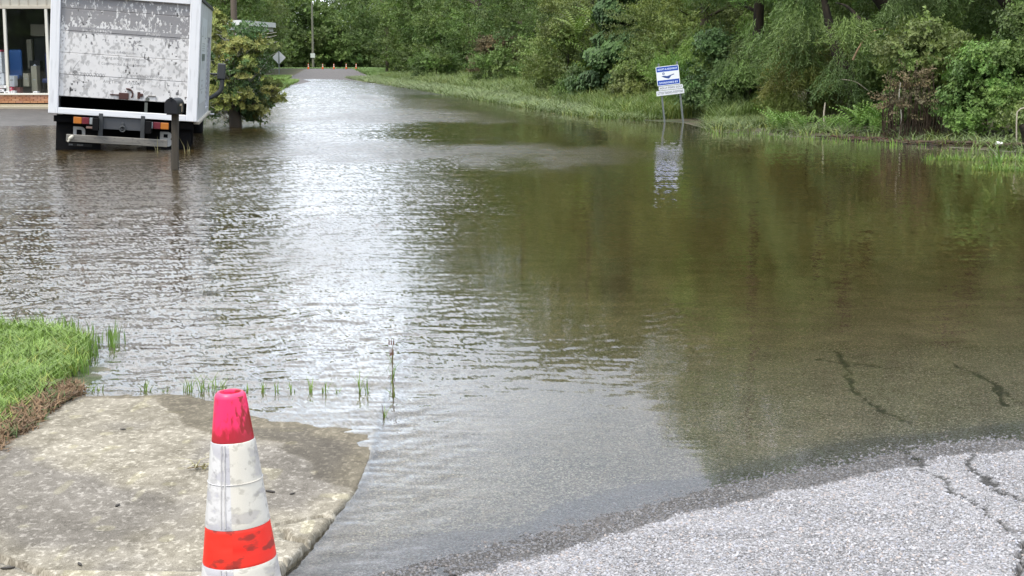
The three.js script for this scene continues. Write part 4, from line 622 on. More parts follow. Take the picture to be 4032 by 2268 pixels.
// sprigs spread in clumps through a crown; lower half denser where it is seen close
function crownList(R, s) {
  const out = [], n = Math.round((s.clumps ?? 70) * (s.thick ?? 0.66)), per = (s.per ?? 38) * (s.thick ? 1 : 1.5), rc = (s.rc ?? 0.75) * 0.88, prof = s.profile ?? ((t) => Math.pow(Math.sin(Math.PI * clamp(0.2 + 0.78 * t, 0, 1)), 0.7));
  for (let c = 0; c < n; c++) {
    const t = s.lowBias ? Math.pow(R(), s.lowBias) : R(), y = mix(s.base, s.h, t), a = R() * 6.283, rr = s.r * prof(t) * (0.35 + 0.65 * Math.sqrt(R())) * (0.8 + 0.4 * R()), cx = Math.cos(a) * rr + (s.leanX ?? 0) * y, cz = Math.sin(a) * rr * (s.squash ?? 1), cr = rc * (0.6 + 0.8 * R()), tone = 0.72 + 0.56 * R(), warm = 0.9 + 0.25 * R();
    const m = Math.round(per * (y > 5.5 ? 0.5 : 1) * (0.6 + 0.8 * R()));
    for (let k = 0; k < m; k++) {
      const o = rv(R), q = Math.pow(R(), 0.4); const p = V(cx + o.x * cr * q, y + o.y * cr * q * 0.6, cz + o.z * cr * q); if (p.y < (s.floor ?? 0.05)) p.y = (s.floor ?? 0.05) + 0.1 * R();
      if (s.keep && !s.keep(p)) continue;
      const dir = V(o.x + 0.5 * Math.cos(a), o.y * 0.5 + (s.up ?? 0.15), o.z + 0.5 * Math.sin(a)).normalize(); if (s.droop) dir.set(dir.x * 0.45, -1 + 0.45 * R(), dir.z * 0.45).normalize();
      const quat = s.face ? new THREE.Quaternion().setFromAxisAngle(UP, Math.atan2(p.x, p.z) + 0.7 * (R() - 0.5)) : new THREE.Quaternion().setFromUnitVectors(UP, dir); if (!s.face) quat.multiply(new THREE.Quaternion().setFromAxisAngle(UP, R() * 6.283));
      const v = tone * (0.8 + 0.4 * R()); out.push({ p: [p.x, p.y, p.z], q: quat, s: (s.leaf ?? 1) * (0.75 + 0.5 * R()), c: [v * warm, v, v * (0.85 + 0.2 * R())] });
    }
  }
  return out;
}
function trunkGeo(R, s) {
  const L = [], h = s.h * 0.8, tr = s.trunk ?? 0.03 * s.h * 0.5, lx = s.leanX ?? 0, top_ = [];
  L.push(limb(s.path ?? [[0, -0.3, 0, tr * 1.25], [lx * h * 0.3 + 0.1 * (R() - 0.5), h * 0.3, 0.1 * (R() - 0.5), tr], [lx * h * 0.65 + 0.2 * (R() - 0.5), h * 0.65, 0.2 * (R() - 0.5), tr * 0.7], [lx * h, h, 0, tr * 0.25]], 9));
  for (let k = 0; k < (s.limbs ?? 8); k++) { const y = mix(Math.max(0.6, s.base), h * 0.9, (k + R()) / (s.limbs ?? 8)), a = R() * 6.283, l = s.r * (0.55 + 0.4 * R()); L.push(limb([[lx * y, y, 0, tr * 0.4], [lx * y + Math.cos(a) * l * 0.5, y + l * 0.22, Math.sin(a) * l * 0.5, tr * 0.22], [lx * y + Math.cos(a) * l, y + l * 0.3 + 0.2 * (R() - 0.5), Math.sin(a) * l, tr * 0.07]], 5)); }
  return merge(L);
}
function plant(name, label, cat, x, z, s, group) {
  const R = rng(s.seed ?? Math.round(x * 131 + z * 977 + 5000)), o = thing(name, label, cat, [x, Math.max(-0.12, terrain(x, z)), z], s.turn ?? 0, group);
  if (s.noTrunk !== true) part(cat === 'tree' ? 'trunk' : 'stems', trunkGeo(R, s), BARK[s.bark ?? 'grey'], o);
  const list = crownList(R, s), kinds = SPRIG[s.kind ?? 'broad'];
  scatter(cat === 'tree' ? 'crown' : 'foliage', kinds[Math.floor(R() * kinds.length)], LEAF[s.color ?? 'green'], list, o);
  return o;
}
const bank = 'trees along the right bank';
// right bank, from the far bend to the picture's right edge
const T = [
  ['broadleaf_tree', 'tall dark tree at the far right of the road bend', -5.4, -113, { h: 18, r: 3.7, base: 0.8, color: 'green', leaf: 1.7, clumps: 190, per: 26, rc: 1.3 }],
  ['broadleaf_tree', 'dull green tree with grey mossy limbs by the road bend', -2.2, -103, { h: 17, r: 4.2, base: 0.4, color: 'green', leaf: 1.6, clumps: 190, per: 26, rc: 1.2 }],
  ['broadleaf_tree', 'rounded mid green tree past the road bend', 0.6, -93, { h: 16.5, r: 4.3, base: 0.5, color: 'green', leaf: 1.5, clumps: 190, per: 28, rc: 1.1 }],
  ['broadleaf_tree', 'shaded tree behind the low orange tinged bush', 2.2, -84, { h: 15, r: 4, base: 1.2, color: 'green', leaf: 1.4, clumps: 190, per: 30, rc: 1.0, bark: 'grey', trunk: 0.2 }],
  ['broadleaf_tree', 'layered green tree over the shaded hollow in the bank', 3.4, -76, { h: 13, r: 3.9, base: 1.7, color: 'green', leaf: 1.3, clumps: 80, per: 32, rc: 1.0, trunk: 0.22 }],
  ['broadleaf_tree', 'shaded tree with a pale straight trunk in the hollow', 4.4, -69, { h: 12, r: 3.6, base: 1.3, color: 'green', leaf: 1.25, clumps: 80, per: 34, rc: 0.95, bark: 'grey', trunk: 0.24 }],
  ['broadleaf_tree', 'yellowish green tree left of the vine covered snag', 3.0, -61, { h: 11, r: 3.0, base: 0.7, color: 'olive', leaf: 1.15, clumps: 100, per: 36, rc: 0.85 }],
  ['fine_leaved_tree', 'olive tree with reddish tips beside the feathery fronds', 4.6, -58, { h: 10, r: 3, base: 0.6, color: 'olive', kind: 'small', leaf: 1.5, clumps: 85, per: 40, rc: 0.8 }],
  ['broadleaf_tree', 'green tree directly behind the vine covered snag', 6.4, -55, { h: 12, r: 3.2, base: 0.6, color: 'green', leaf: 1.1, clumps: 85, per: 40, rc: 0.85 }],
  ['broadleaf_tree', 'soft olive tree behind the sponsor sign', 5.6, -45.5, { h: 9, r: 2.6, base: 0.4, color: 'olive', kind: 'small', leaf: 1.4, clumps: 110, per: 44, rc: 0.7 }],
  ['broadleaf_tree', 'dull olive tree crown above the sponsor sign', 7.6, -47, { h: 11, r: 3.0, base: 0.9, color: 'olive', leaf: 1.0, clumps: 90, per: 44, rc: 0.8 }],
  ['willow_tree', 'bright willow with hanging narrow leaves right of the sponsor sign', 6.1, -38.6, { h: 10, r: 2.0, base: 1.1, color: 'bright', kind: 'lance', droop: true, clumps: 110, per: 46, rc: 0.55, leaf: 1.0, trunk: 0.13, bark: 'dark' }],
  ['willow_tree', 'darker willow hanging behind the bright one', 8.0, -40.5, { h: 10.5, r: 2.2, base: 0.6, color: 'green', kind: 'lance', droop: true, clumps: 110, per: 44, rc: 0.6, trunk: 0.13, bark: 'dark' }],
  ['leaning_tree', 'dark leaning trunk tree at the water by the ferns', 7.6, -34.0, { h: 8, r: 2.0, base: 0.6, color: 'green', kind: 'lance', droop: true, clumps: 90, per: 40, rc: 0.55, trunk: 0.15, bark: 'dark', path: [[0.1, -0.3, 0, 0.2], [-0.15, 0.6, 0.3, 0.16], [-0.6, 1.6, 0.3, 0.11], [-0.9, 2.9, 0.1, 0.06]] }],
  ['leaning_tree', 'double trunked tree leaning left over the dead vine tangle', 9.3, -36, { h: 9, r: 2.6, base: 1.7, color: 'green', clumps: 90, per: 40, rc: 0.65, trunk: 0.18, bark: 'dark', path: [[0.15, -0.3, 0, 0.24], [0.0, 1.2, 0.2, 0.2], [-0.55, 2.2, 0.4, 0.17], [-1.3, 3.2, 0.5, 0.13], [-2.0, 5, 0.3, 0.06]] }],
  ['leaning_tree', 'thick slanting dark trunk tree at the right edge', 11.8, -34, { h: 10, r: 3.0, base: 2.4, color: 'green', clumps: 80, per: 36, rc: 0.7, trunk: 0.2, bark: 'dark', path: [[0.0, -0.3, 0, 0.26], [-0.3, 1.2, 0.2, 0.22], [-0.75, 2.0, 0.4, 0.19], [-1.5, 3.0, 0.5, 0.16], [-2.4, 4.6, 0.4, 0.1]] }],
  ['broadleaf_tree', 'dense green tree filling the gap behind the leaning trunks', 9.6, -41.5, { h: 11, r: 2.8, base: 0.6, color: 'green', clumps: 100, per: 46, rc: 0.75 }],
  ['broadleaf_tree', 'slim tree deep behind the dead vine tangle', 11.6, -43, { h: 11, r: 2.6, base: 0.5, color: 'olive', clumps: 60, per: 36, rc: 0.7 }],
  ['broadleaf_tree', 'mid green tree behind the right edge shrubs', 12.4, -38.5, { h: 10, r: 2.6, base: 0.5, color: 'green', clumps: 100, per: 44, rc: 0.7 }],
  ['broadleaf_tree', 'light green tree just past the right edge of the bank', 11.2, -29.8, { h: 9, r: 1.9, base: 1.1, color: 'green', clumps: 90, per: 40, rc: 0.55, trunk: 0.1, bark: 'dark' }],
];
for (const [n, l, x, z, s] of T) plant(n, l, 'tree', x, z, s, bank);
// low shrubs in front of the trees
const S = [
  ['shrub', 'small dark shrub under the trees by the road bend', -4.6, -95, { h: 1.6, r: 1.3, base: 0.2, color: 'green', leaf: 1.3, clumps: 24, per: 26, rc: 0.5 }],
  ['shrub', 'orange tinged bush standing out on the shaded bank', -0.8, -82, { h: 2.6, r: 1.1, base: 0.3, color: 'brown', leaf: 1.3, clumps: 36, per: 28, rc: 0.5 }],
  ['shrub', 'round green bush below the orange tinged one', -0.9, -77, { h: 1.7, r: 1.2, base: 0.2, color: 'green', leaf: 1.2, clumps: 28, per: 28, rc: 0.45 }],
  ['shrub', 'dark green bush at the mouth of the shaded hollow', 1.6, -68, { h: 1.4, r: 1.1, base: 0.15, color: 'green', clumps: 26, per: 30, rc: 0.45, leaf: 1.1 }],
  ['shrub', 'yellow green bush left of the vine covered snag', 2.0, -56.5, { h: 2.6, r: 1.2, base: 0.2, color: 'olive', clumps: 44, per: 34, rc: 0.5 }],
  ['shrub', 'leafy bush at the foot of the vine covered snag', 2.6, -51, { h: 1.0, r: 0.9, base: 0.1, color: 'green', clumps: 26, per: 34, rc: 0.35 }],
  ['shrub', 'grey twigged bush right of the vine covered snag', 4.9, -49, { h: 2.4, r: 1.0, base: 0.2, color: 'olive', kind: 'small', leaf: 1.3, clumps: 40, per: 36, rc: 0.45 }],
  ['shrub', 'low bush between the snag and the sponsor sign', 3.9, -45, { h: 1.3, r: 0.9, base: 0.1, color: 'olive', clumps: 30, per: 36, rc: 0.38 }],
  ['shrub', 'dark vine bush hugging the right side of the sponsor sign', 4.95, -38.3, { h: 1.9, r: 0.55, base: 0.2, color: 'vine', clumps: 30, per: 34, rc: 0.3 }],
  ['shrub', 'tall arching weeds behind the sponsor sign posts', 4.5, -40.9, { h: 1.1, r: 0.9, base: 0.1, color: 'bright', kind: 'lance', clumps: 30, per: 30, rc: 0.3, up: 0.9 }],
  ['shrub', 'bright overhanging bush right of the sponsor sign', 5.7, -37.4, { h: 1.9, r: 0.75, base: 0.2, color: 'green', kind: 'lance', droop: true, clumps: 34, per: 36, rc: 0.35 }],
  ['shrub', 'yellow green drooping bush between willow and leaning trunk', 6.7, -35.3, { h: 2.3, r: 0.75, base: 0.4, color: 'yellow', kind: 'lance', droop: true, clumps: 30, per: 34, rc: 0.35 }],
  ['shrub', 'dense mid green bush behind the bright ferns', 8.2, -33.2, { h: 1.8, r: 0.8, base: 0.2, color: 'green', clumps: 44, per: 40, rc: 0.35 }],
  ['shrub', 'pale leaved bush spilling over the dead vine tangle', 8.3, -30.8, { h: 2.0, r: 0.7, base: 1.0, color: 'olive', clumps: 34, per: 38, rc: 0.33 }],
  ['shrub', 'fresh green bush right of the dead vine tangle', 8.95, -29.3, { h: 1.5, r: 0.65, base: 0.1, color: 'bright', clumps: 40, per: 40, rc: 0.3, leaf: 0.9 }],
  ['shrub', 'mid green bush near the right edge by the bent stick', 9.7, -29.6, { h: 2.3, r: 0.7, base: 0.5, color: 'green', clumps: 40, per: 40, rc: 0.33 }],
  ['shrub', 'yellowish low bush in the right corner of the bank', 9.6, -27.4, { h: 0.75, r: 0.6, base: 0.1, color: 'olive', clumps: 26, per: 36, rc: 0.28 }],
];
for (const [n, l, x, z, s] of S) plant(n, l, 'shrub', x, z, { trunk: 0.03, limbs: 10, bark: 'dark', ...s }, 'shrubs on the right bank');
// vine covered snag, feathery fronds
{
  const prof = (t) => Math.pow(1 - t, 1.5) * 0.95 + 0.16 * (1 - t) + 0.06;
  plant('vine_snag', 'cone shaped snag smothered in dark green vines', 'snag', 3.35, -50, { h: 6.5, r: 1.2, base: 0.1, color: 'vine', kind: 'vine', face: true, profile: prof, clumps: 150, per: 22, rc: 0.3, trunk: 0.14, limbs: 5, leaf: 1.05 });
  const f = thing('frond_sapling', 'sapling with light green feathery fronds beside the vine snag', 'sapling', [2.55, terrain(2.55, -50.6), -50.6]), R = rng(8);
  part('stems', merge([limb([[0, -0.2, 0, 0.05], [0.1, 1.2, 0, 0.04], [0.25, 2.2, 0.1, 0.025]]), limb([[0.1, 1.1, 0, 0.035], [-0.4, 1.9, 0.1, 0.02]]), limb([[0.1, 1.0, 0, 0.03], [0.5, 1.6, 0.1, 0.02]])]), BARK.grey, f);
  const L = []; for (const [x, y, z, n] of [[-0.4, 2.0, 0.1, 16], [0.25, 2.3, 0.1, 14], [0.5, 1.6, 0.1, 10], [0, 1.2, 0, 10], [0.2, 0.55, 0.1, 8]]) for (let k = 0; k < n; k++) L.push({ p: [x, y, z], r: [0.5 * (R() - 0.5), R() * 6.28, 0.5 * (R() - 0.5)], s: 1.05 + 0.5 * R(), c: [1.2 + 0.3 * R(), 1 + 0.2 * R(), 1] });
  scatter('fronds', SPRIG.pinnate[0], LEAF.bright, L, f);
}
// ferns, dead tangle, fallen sticks
{
  [[5.5, -31.9, 0.42, 'bright grassy fern clump left on the muddy bank'], [5.95, -31.5, 0.36, 'second bright fern clump on the muddy bank'], [6.75, -31.0, 0.30, 'low fern clump below the leaning trunk'], [7.05, -31.2, 0.50, 'tall fern clump in the shade of the leaning trunk'], [7.5, -30.9, 0.55, 'pale arching fern beside the dead vine tangle'], [7.3, -30.6, 0.34, 'small fern left of the dead vine tangle'], [6.4, -31.3, 0.3, 'fern clump between the two grassy ones']].forEach(([x, z, s, label], i) => {
    const o = thing('fern', label, 'fern', [x, Math.max(0, terrain(x, z)), z], 0, 'ferns on the right bank'), R = rng(200 + i), L = []; for (let k = 0; k < 22; k++) L.push({ p: [(R() - 0.5) * 0.35, 0, (R() - 0.5) * 0.3], r: [0.25 * (R() - 0.5), R() * 6.28, 0.2 * (R() - 0.5)], s: s * (1.35 + 0.7 * R()), c: [1 + 0.2 * R(), 1 + 0.2 * R(), 1] });
    scatter('fronds', SPRIG.pinnate[i % 2], LEAF.bright, L, o); part('crown_base', new THREE.SphereGeometry(0.05, 8, 6).scale(1, 0.6, 1), BARK.brown, o);
  });
  const R = rng(44), tn = thing('dead_vine_tangle', 'tangle of bare brown hanging vines on the muddy bank', 'vines', [7.75, terrain(7.75, -29.9), -29.9]), parts = [];
  for (let k = 0; k < 90; k++) { const x = (R() - 0.5) * 1.1, z = (R() - 0.5) * 0.7, h = 0.6 + 0.7 * R(); parts.push(limb([[x + 0.15 * (R() - 0.5), -0.05, z, 0.008 + 0.008 * R()], [x + 0.1 * (R() - 0.5), h * 0.5, z, 0.008], [x * 0.8 + 0.2 * (R() - 0.5), h, z * 0.8, 0.006]], 4)); }
  part('bare_vines', merge(parts), BARK.brown, tn); scatter('dry_leaves', SPRIG.small[0], LEAF.brown, crownList(R, { h: 1.2, r: 0.55, base: 0.3, clumps: 12, per: 6, rc: 0.22 }), tn);
  part('pale_stem', limb([[-0.33, -0.05, 0.3, 0.018], [-0.3, 0.35, 0.32, 0.014], [-0.36, 0.8, 0.3, 0.012], [-0.34, 1.05, 0.3, 0.008]], 6), std([0.5, 0.47, 0.4], 0.9), tn);
  const stick = (label, pts, m) => { const g = limb(pts, 6); tag(top('fallen_branch', g, m), label, 'branch', 'dead branches on the right bank'); };
  const pale = std([0.42, 0.38, 0.3], 0.9), brn = BARK.brown;
  stick('snapped branch end hanging orange brown among the leaves', [[7.75, 2.15, -32.6, 0.014], [7.45, 2.05, -32.5, 0.018], [7.2, 1.72, -32.4, 0.022], [7.1, 1.5, -32.4, 0.026]], std([0.4, 0.27, 0.17], 0.9));
  stick('thin dry stick bent over by the right edge', [[8.7, 0.0, -26.6, 0.014], [8.68, 0.55, -26.6, 0.012], [8.7, 0.66, -26.6, 0.012], [9.1, 0.72, -26.6, 0.01]], pale);
  stick('pale hooked stick standing in the green right thicket', [[9.35, 0.9, -30.5, 0.015], [9.4, 1.5, -30.5, 0.015], [9.3, 1.75, -30.5, 0.012], [9.1, 1.78, -30.5, 0.008]], pale);
  stick('pale upright stub beside the leaning trunk base', [[6.55, 0.1, -32.4, 0.022], [6.53, 0.35, -32.4, 0.02], [6.55, 0.62, -32.4, 0.014]], pale);
  stick('thin grey stick sloping through the leaves above the ferns', [[6.9, 1.1, -32.6, 0.012], [7.2, 1.05, -32.6, 0.012], [7.5, 0.85, -32.6, 0.01]], pale);
  stick('long muddy branch lying at the right water edge', [[7.3, 0.04, -27.9, 0.03], [8.0, 0.06, -27.2, 0.035], [8.8, 0.05, -26.4, 0.03]], brn);
  stick('short muddy branch lying on the drift line', [[8.2, 0.05, -26.3, 0.03], [8.6, 0.1, -26.0, 0.035], [9.0, 0.05, -25.7, 0.03]], brn);
  const st = thing('dark_stump', 'dark rotten stump on the drift line at the right edge', 'stump', [8.75, 0.0, -26.2]); part('bark_shell', limb([[0.1, -0.1, 0, 0.16], [0.02, 0.2, 0, 0.13], [-0.12, 0.42, 0, 0.05]], 8), BARK.dark, st); part('root', limb([[0.05, 0.05, 0, 0.06], [-0.3, 0.02, 0.15, 0.05], [-0.5, -0.05, 0.2, 0.02]], 6), BARK.dark, st);
  const drift = []; for (let k = 0; k < 900; k++) { const t = R(), a = shoreRight[2], b = [6.4, -30.2], x = mix(9.6, 6.3, t) + 0.5 * (R() - 0.5), z = mix(-25.6, -30.0, t) + 0.7 * (R() - 0.5) - (t > 0.4 && t < 0.8 ? -0.3 : 0); drift.push({ p: [x, Math.max(0.004, terrain(x, z)) + 0.01, z], r: [0.3 * (R() - 0.5), R() * 6.3, 1.57 + 0.3 * (R() - 0.5)], s: [0.6 + R(), 0.5 + 1.2 * R(), 0.6 + R()], c: [0.7 + 0.7 * R(), 0.7 + 0.6 * R(), 0.7 + 0.5 * R()] }); }
  tag(scatter('drift_litter', cyl(0.006, 0.012, 0.3, 0, 0, 0, 5), BARK.brown, drift, scene), 'brown twigs and reeds washed up along the right water edge', 'litter', null, 'stuff');
  const cup = top('white_cup', new THREE.LatheGeometry([[0, 0], [0.03, 0], [0.042, 0.1], [0.045, 0.1], [0.033, -0.003]].map(([a, b]) => new THREE.Vector2(a, b)), 16).rotateZ(1.5), std([0.85, 0.85, 0.85], 0.6)); cup.position.set(8.35, 0.09, -26.3); tag(cup, 'white foam cup lying on the drift line', 'cup');
}
// ---------------------------------------------------------------- glossy bush by the truck
{
  const prof = (t) => Math.pow(Math.sin(Math.PI * clamp(0.2 + 0.68 * t, 0, 1)), 0.6);
  const o = plant('glossy_bush', 'big yellow green bush with grey twigs standing in the water by the truck', 'shrub', -6.28, -35.1, { h: 2.62, r: 0.92, base: 0.45, color: 'magnolia', kind: 'whorl', clumps: 110, per: 16, thick: 1, rc: 0.3, up: 0.7, trunk: 0.1, limbs: 14, bark: 'grey', leaf: 0.72, profile: prof, floor: 0.25, keep: (p) => p.y < 2.7 - 0.62 * sstep(-0.3, 0.1, p.x) && !(p.x > 0.6 && p.y > 1.2 && p.y < 1.85) });
  const R = rng(91), tw = []; for (let k = 0; k < 110; k++) { const a = R() * 6.28, y = 0.5 + 1.8 * R(), r = 0.55 + 0.5 * R(); tw.push(limb([[Math.cos(a) * 0.2, y - 0.25, Math.sin(a) * 0.2, 0.014], [Math.cos(a) * r * 0.6, y + 0.1 * (R() - 0.3), Math.sin(a) * r * 0.6, 0.009], [Math.cos(a + 0.4) * r, y + 0.34 * (R() - 0.35), Math.sin(a + 0.4) * r, 0.004]], 4)); }
  const grey = std([0.46, 0.45, 0.4], 0.95), tg = part('grey_twigs', merge(tw), grey, o); tg.userData.kind = 'stuff';
  part('long_branch', limb([[0.2, 0.55, 0.2, 0.025], [0.7, 0.75, 0.25, 0.016], [1.05, 1.1, 0.2, 0.008]], 5), std([0.1, 0.09, 0.07], 0.9), o); part('long_branch', limb([[0.1, 1.1, 0.2, 0.02], [0.5, 1.25, 0.3, 0.014], [0.8, 1.6, 0.2, 0.006]], 5), grey, o);
  part('dark_stump', limb([[0.05, -0.12, 0.25, 0.17], [0.05, 0.3, 0.25, 0.13], [0.0, 0.65, 0.2, 0.09]], 9), std([0.07, 0.058, 0.045], 0.95), o);
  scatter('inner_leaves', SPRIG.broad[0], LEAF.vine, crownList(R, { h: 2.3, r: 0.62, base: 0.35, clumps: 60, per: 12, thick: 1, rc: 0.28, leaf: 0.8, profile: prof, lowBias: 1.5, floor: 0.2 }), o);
  const spray = (x, y, z, n, r) => crownList(R, { h: y + r, r: r * 0.8, base: y - r, clumps: n, per: 13, thick: 1, rc: 0.14, up: 0.7, leaf: 0.7 }).map((e) => ({ ...e, p: [e.p[0] + x, e.p[1], e.p[2] + z] }));
  scatter('outer_sprays', SPRIG.whorl[1], LEAF.magnolia, [...spray(0.5, 1.98, 0.1, 6, 0.16), ...spray(0.98, 1.1, 0, 2, 0.12), ...spray(0.8, 0.95, 0.1, 3, 0.16), ...spray(-0.3, 2.55, 0, 4, 0.2), ...spray(1.0, 0.75, 0.1, 2, 0.1)], o);
}
// ---------------------------------------------------------------- woods that read as one mass
function wood(name, label, seed, trees, color, leaf, per, group) {
  const R = rng(seed), L = [], tr = [];
  for (const [x, z, h, r, base = 0.4] of trees) { const y0 = Math.max(0, terrain(x, z)); for (const e of crownList(R, { h, r, base, clumps: 58, per: per * 1.25, thick: 1, rc: r * 0.36, leaf })) { e.p = [e.p[0] + x, e.p[1] + y0, e.p[2] + z]; L.push(e); } tr.push(limb([[x, y0 - 0.2, z, 0.02 * h], [x + R() - 0.5, y0 + h * 0.45, z, 0.014 * h], [x + R() - 0.5, y0 + h * 0.85, z, 0.004 * h]], 6)); }
  const o = new THREE.Group(); o.name = numbered(name); scene.add(o); tag(o, label, 'woodland', null, 'stuff'); part('trunks', merge(tr), BARK.dark, o).userData.kind = 'stuff'; scatter('leaves', SPRIG.far[0], LEAF[color], L, o);
}
{
  const R = rng(3), jit = (a) => a * (R() - 0.5), far = [], far2 = [], left = [], behind = [], leftTip = [];
  for (let x = -75; x < 30; x += 4.6) far.push([x + jit(2), -222 - 0.12 * (x + 30) + jit(4), 11 + jit(3), 4.2 + jit(1), 0.2]);
  for (let x = -85; x < 35; x += 4.4) far2.push([x + jit(2), -232 - 0.12 * (x + 30) + jit(5), 12 + jit(3), 4.6 + jit(1), 0.1]);
  for (let z = -112; z > -205; z -= 6) { const e = roadMid(z) - roadHalf; left.push([e - 7.5 + jit(2), z + jit(2), 10 + jit(3), 4.2, 0.6], [e - 13 + jit(3), z + jit(3), 15 + jit(3), 5, 0.3]); }
  for (let x = -42; x < -19; x += 4.6) left.push([x + jit(2), -100 + jit(6), 13 + jit(4), 4.2, 0.3]);
  for (let x = -36; x < -19.5; x += 4) left.push([x + jit(1), -78 + jit(5), 10 + jit(3), 3.2, 0.3]);
  for (let z = -112; z > -200; z -= 6.5) { const e = roadMid(z) + roadHalf; behind.push([e + 7 + jit(2), z + jit(3), 13 + jit(3), 4.3, 0.4], [e + 14 + jit(3), z + jit(3), 15, 5, 0.3]); }
  for (let k = 0; k < 13; k++) { const t = k / 12, x = mix(2, 17, t), z = mix(-100, -44, t); behind.push([x + 3 + jit(2), z + jit(2), 14 + jit(3), 3.6, 0.2], [x + 8 + jit(2), z + jit(2), 15, 4, 0.2]); }
  for (let k = 0; k < 8; k++) behind.push([15 + k * 2.2 + jit(1), -41 + k * 1.4 + jit(2), 12 + jit(3), 3, 0.2]);
  wood('woodland', 'dark wall of trees beyond the far junction', 61, far, 'green', 2.6, 26); wood('woodland', 'second rank of trees deep behind the far junction', 62, far2, 'green', 2.8, 22);
  wood('woodland', 'dim woods left of the road behind the bush', 63, left, 'green', 2.2, 26); wood('woodland', 'deep woods filling in behind the right bank trees', 64, behind, 'green', 1.9, 30);
  const back = []; for (let x = -60; x < 60; x += 5) back.push([x + jit(2), 52 + jit(8), 11 + jit(3), 4.4, 0.2]);
  wood('woodland', 'trees standing across the road behind the viewer', 65, back, 'green', 2.8, 20);
  const lt = [[-22.5, -126, { h: 9, r: 4.6, base: 3.6, color: 'olive', leaf: 1.9, clumps: 80, per: 26, rc: 1.3 }, 'yellow green tree reaching over the road above the diamond sign'], [-27.5, -152, { h: 9.5, r: 5, base: 3.5, color: 'olive', leaf: 2.2, clumps: 80, per: 26, rc: 1.4 }, 'light tipped tree hanging over the far left road edge'], [-12.2, -152, { h: 10.5, r: 5, base: 3.5, color: 'green', leaf: 2.2, clumps: 80, per: 26, rc: 1.4 }, 'grey green mossy tree over the far right road edge'], [-14.7, -80, { h: 12.5, r: 2.9, base: 3.2, color: 'green', leaf: 1.5, clumps: 110, per: 30, rc: 0.9, trunk: 0.2 }, 'tall dark tree standing behind the bush and carport']];
  for (const [x, z, s, l] of lt) plant('overhanging_tree', l, 'tree', x, z, s, 'trees over the far road');
}
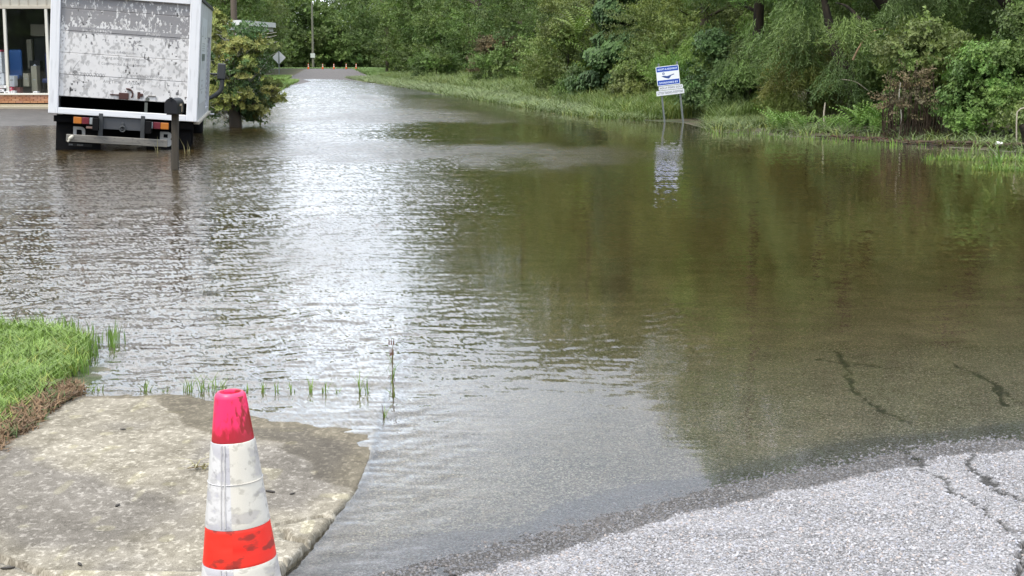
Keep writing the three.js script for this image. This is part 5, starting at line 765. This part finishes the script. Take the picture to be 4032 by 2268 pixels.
// ---------------------------------------------------------------- grass of the verges and reeds
{
  const R = rng(17), tall = tuft(7, 21, 0.55, 0.12, 0.006, 0.6), low = tuft(9, 22, 0.16, 0.16, 0.008, 0.6), A = [], B = [], C = [], G = LEAF.bright, G2 = LEAF.grass;
  for (let n = 0; n < 24000; n++) {
    const u = R(), z = -24.5 - 92 * Math.pow(u, 1.5), d0 = -z; let xs = 0; for (let i = 1; i < shoreRight.length; i++) { const [ax, az] = shoreRight[i - 1], [bx, bz] = shoreRight[i]; if (z <= az && z >= bz) { xs = mix(ax, bx, (z - az) / (bz - az)); break; } } if (z < -98.7) xs = -8.54 + (z + 98.7) * 0.18;
    const w = mix(1.6, 6, sstep(-28, -70, z)), t = -0.12 + 1.1 * R(), x = xs + t * w, k = 0.65 + 0.7 * fbm(x * 0.8, z * 0.5, 3), y = Math.max(terrain(x, z), -0.1); if (z > -33.5 && R() < 0.93) continue; if (z > -38.6 && z < -30 && Math.abs(x / z + 0.1055) < 0.021) continue; if (z > -44 && t < 0.12 && R() < 0.5) continue;
    const wetY = R() < 0.12, tallness = (z < -36 ? (t < 0.25 ? 0.42 : 0.75 + 0.7 * (t - 0.25)) : 0.4) * (0.6 + 0.7 * R());
    A.push({ p: [x, y - 0.02, z], r: [0.2 * (R() - 0.5), R() * 6.28, 0.2 * (R() - 0.5)], s: [1 + d0 * 0.008, tallness, 1 + d0 * 0.008], c: wetY ? [1.5 * k, 1.15 * k, 0.9 * k] : [k, k, k] });
  }
  tag(scatter('verge_grass', tall, G2, A, scene), 'tall grass and weeds on the verge along the right shore', 'grass', null, 'stuff');
  for (let n = 0; n < 9000; n++) { const z = -46 - 75 * R(), e = z > -101 ? [[-46, -8.6], [-58.2, -9.7], [-87.4, -12.83], [-102, -14.31]].reduce((p, c, i, a) => (i && z <= a[i - 1][0] && z >= c[0] ? mix(a[i - 1][1], c[1], (z - a[i - 1][0]) / (c[0] - a[i - 1][0])) : p), -10) : roadMid(z) - roadHalf - 0.3, x = e + 0.15 - 8 * R() * R(); if (x < -8.6 - 2 && z > -55 && x < -13) continue; const k = 0.8 + 0.5 * R(); B.push({ p: [x, Math.max(-0.05, terrain(x, z)), z], r: [0, R() * 6.28, 0], s: [2, 1.1 + 0.8 * R(), 2], c: [k * 1.1, k, k] }); }
  for (let n = 0; n < 5000; n++) { const z = -100 - 105 * R(), x = roadMid(z) + roadHalf + 0.3 + 6 * R(), k = 0.7 + 0.5 * R(); B.push({ p: [x, terrain(x, z), z], r: [0, R() * 6.28, 0], s: [3, 1.4, 3], c: [k, k, k] }); }
  for (let n = 0; n < 2500; n++) { const x = -60 + 75 * R(), z = -209 - 0.12 * (x + 30) - 6 * R(), k = 0.7 + 0.5 * R(); B.push({ p: [x, terrain(x, z), z], r: [0, R() * 6.28, 0], s: [4, 1.5, 4], c: [k, k, k] }); }
  tag(scatter('mown_grass', low, G, B, scene), 'short bright grass beside the far road', 'grass', null, 'stuff');
  const reed = tuft(3, 23, 0.14, 0.05, 0.005, 0.5); for (let n = 0; n < 330; n++) { const t = R(), x = 4.2 + 5 * t + 0.6 * (R() - 0.5), z = -31.2 + 9.2 * Math.pow(t, 1.3) + 1.6 * (R() - 0.5) + (t > 0.6 ? 1.5 * R() : 0), k = 0.7 + 0.9 * R(); if (vnoise(x * 2, z * 2) < 0.5 || pondDist(x, z) > 0) continue; C.push({ p: [x, -0.06, z], r: [0.3 * (R() - 0.5), R() * 6.28, 0.3 * (R() - 0.5)], s: 0.5 + R(), c: [k, k, k * 0.8] }); }
  tag(scatter('water_weeds', reed, G, C, scene), 'scattered weed tips poking out of the still water by the right bank', 'weeds', null, 'stuff');
  const mat = []; for (let n = 0; n < 420; n++) { const t = R(), b = n < 210, x = (b ? 6.3 + 2.4 * t : 6.5 + 1.2 * t) + 0.25 * (R() - 0.5), z = (b ? -23.7 + 0.5 * t : -21.6 + 0.6 * t) + 0.35 * (R() - 0.5); mat.push({ p: [x, -0.05, z], r: [0.5 * (R() - 0.5), R() * 6.28, 0.5 * (R() - 0.5)], s: 0.35 + 0.5 * R(), c: [0.9 + 0.4 * R(), 1, 0.8] }); }
  tag(scatter('floating_weed_mat', tuft(6, 29, 0.22, 0.06, 0.011, 0.9), LEAF.bright, mat, scene), 'mat of bright green weeds floating near the right edge', 'weeds', null, 'stuff');
  [[6.86, -21.7, 'tall bladed reed clump in the water at the right edge'], [7.15, -21.3, 'smaller reed clump at the extreme right edge']].forEach(([x, z, label], i) => { const o = thing('reed_clump', label, 'reeds', [x, -0.08, z], 0, 'reeds at the right edge'); part('blade', tuft(9 - 3 * i, 33 + i, 0.48 - 0.1 * i, 0.05, 0.013, 0.5), LEAF.bright, o); });
  [[-5.32, -25.3, 'dry straw stalks in the water behind the mailbox'], [-5.85, -25.4, 'bent straw stalk in the water under the truck bumper']].forEach(([x, z, label], i) => { const o = thing('straw_stalk', label, 'stalk', [x, -0.1, z], 0, 'stalks by the truck'); part('blade', tuft(4, 51 + i, 0.36, 0.06, 0.006, 0.35), matStraw, o); });
}
scene.traverse((m) => { if (m.isMesh) m.castShadow = m.receiveShadow = true; });
renderer.render(scene, camera);
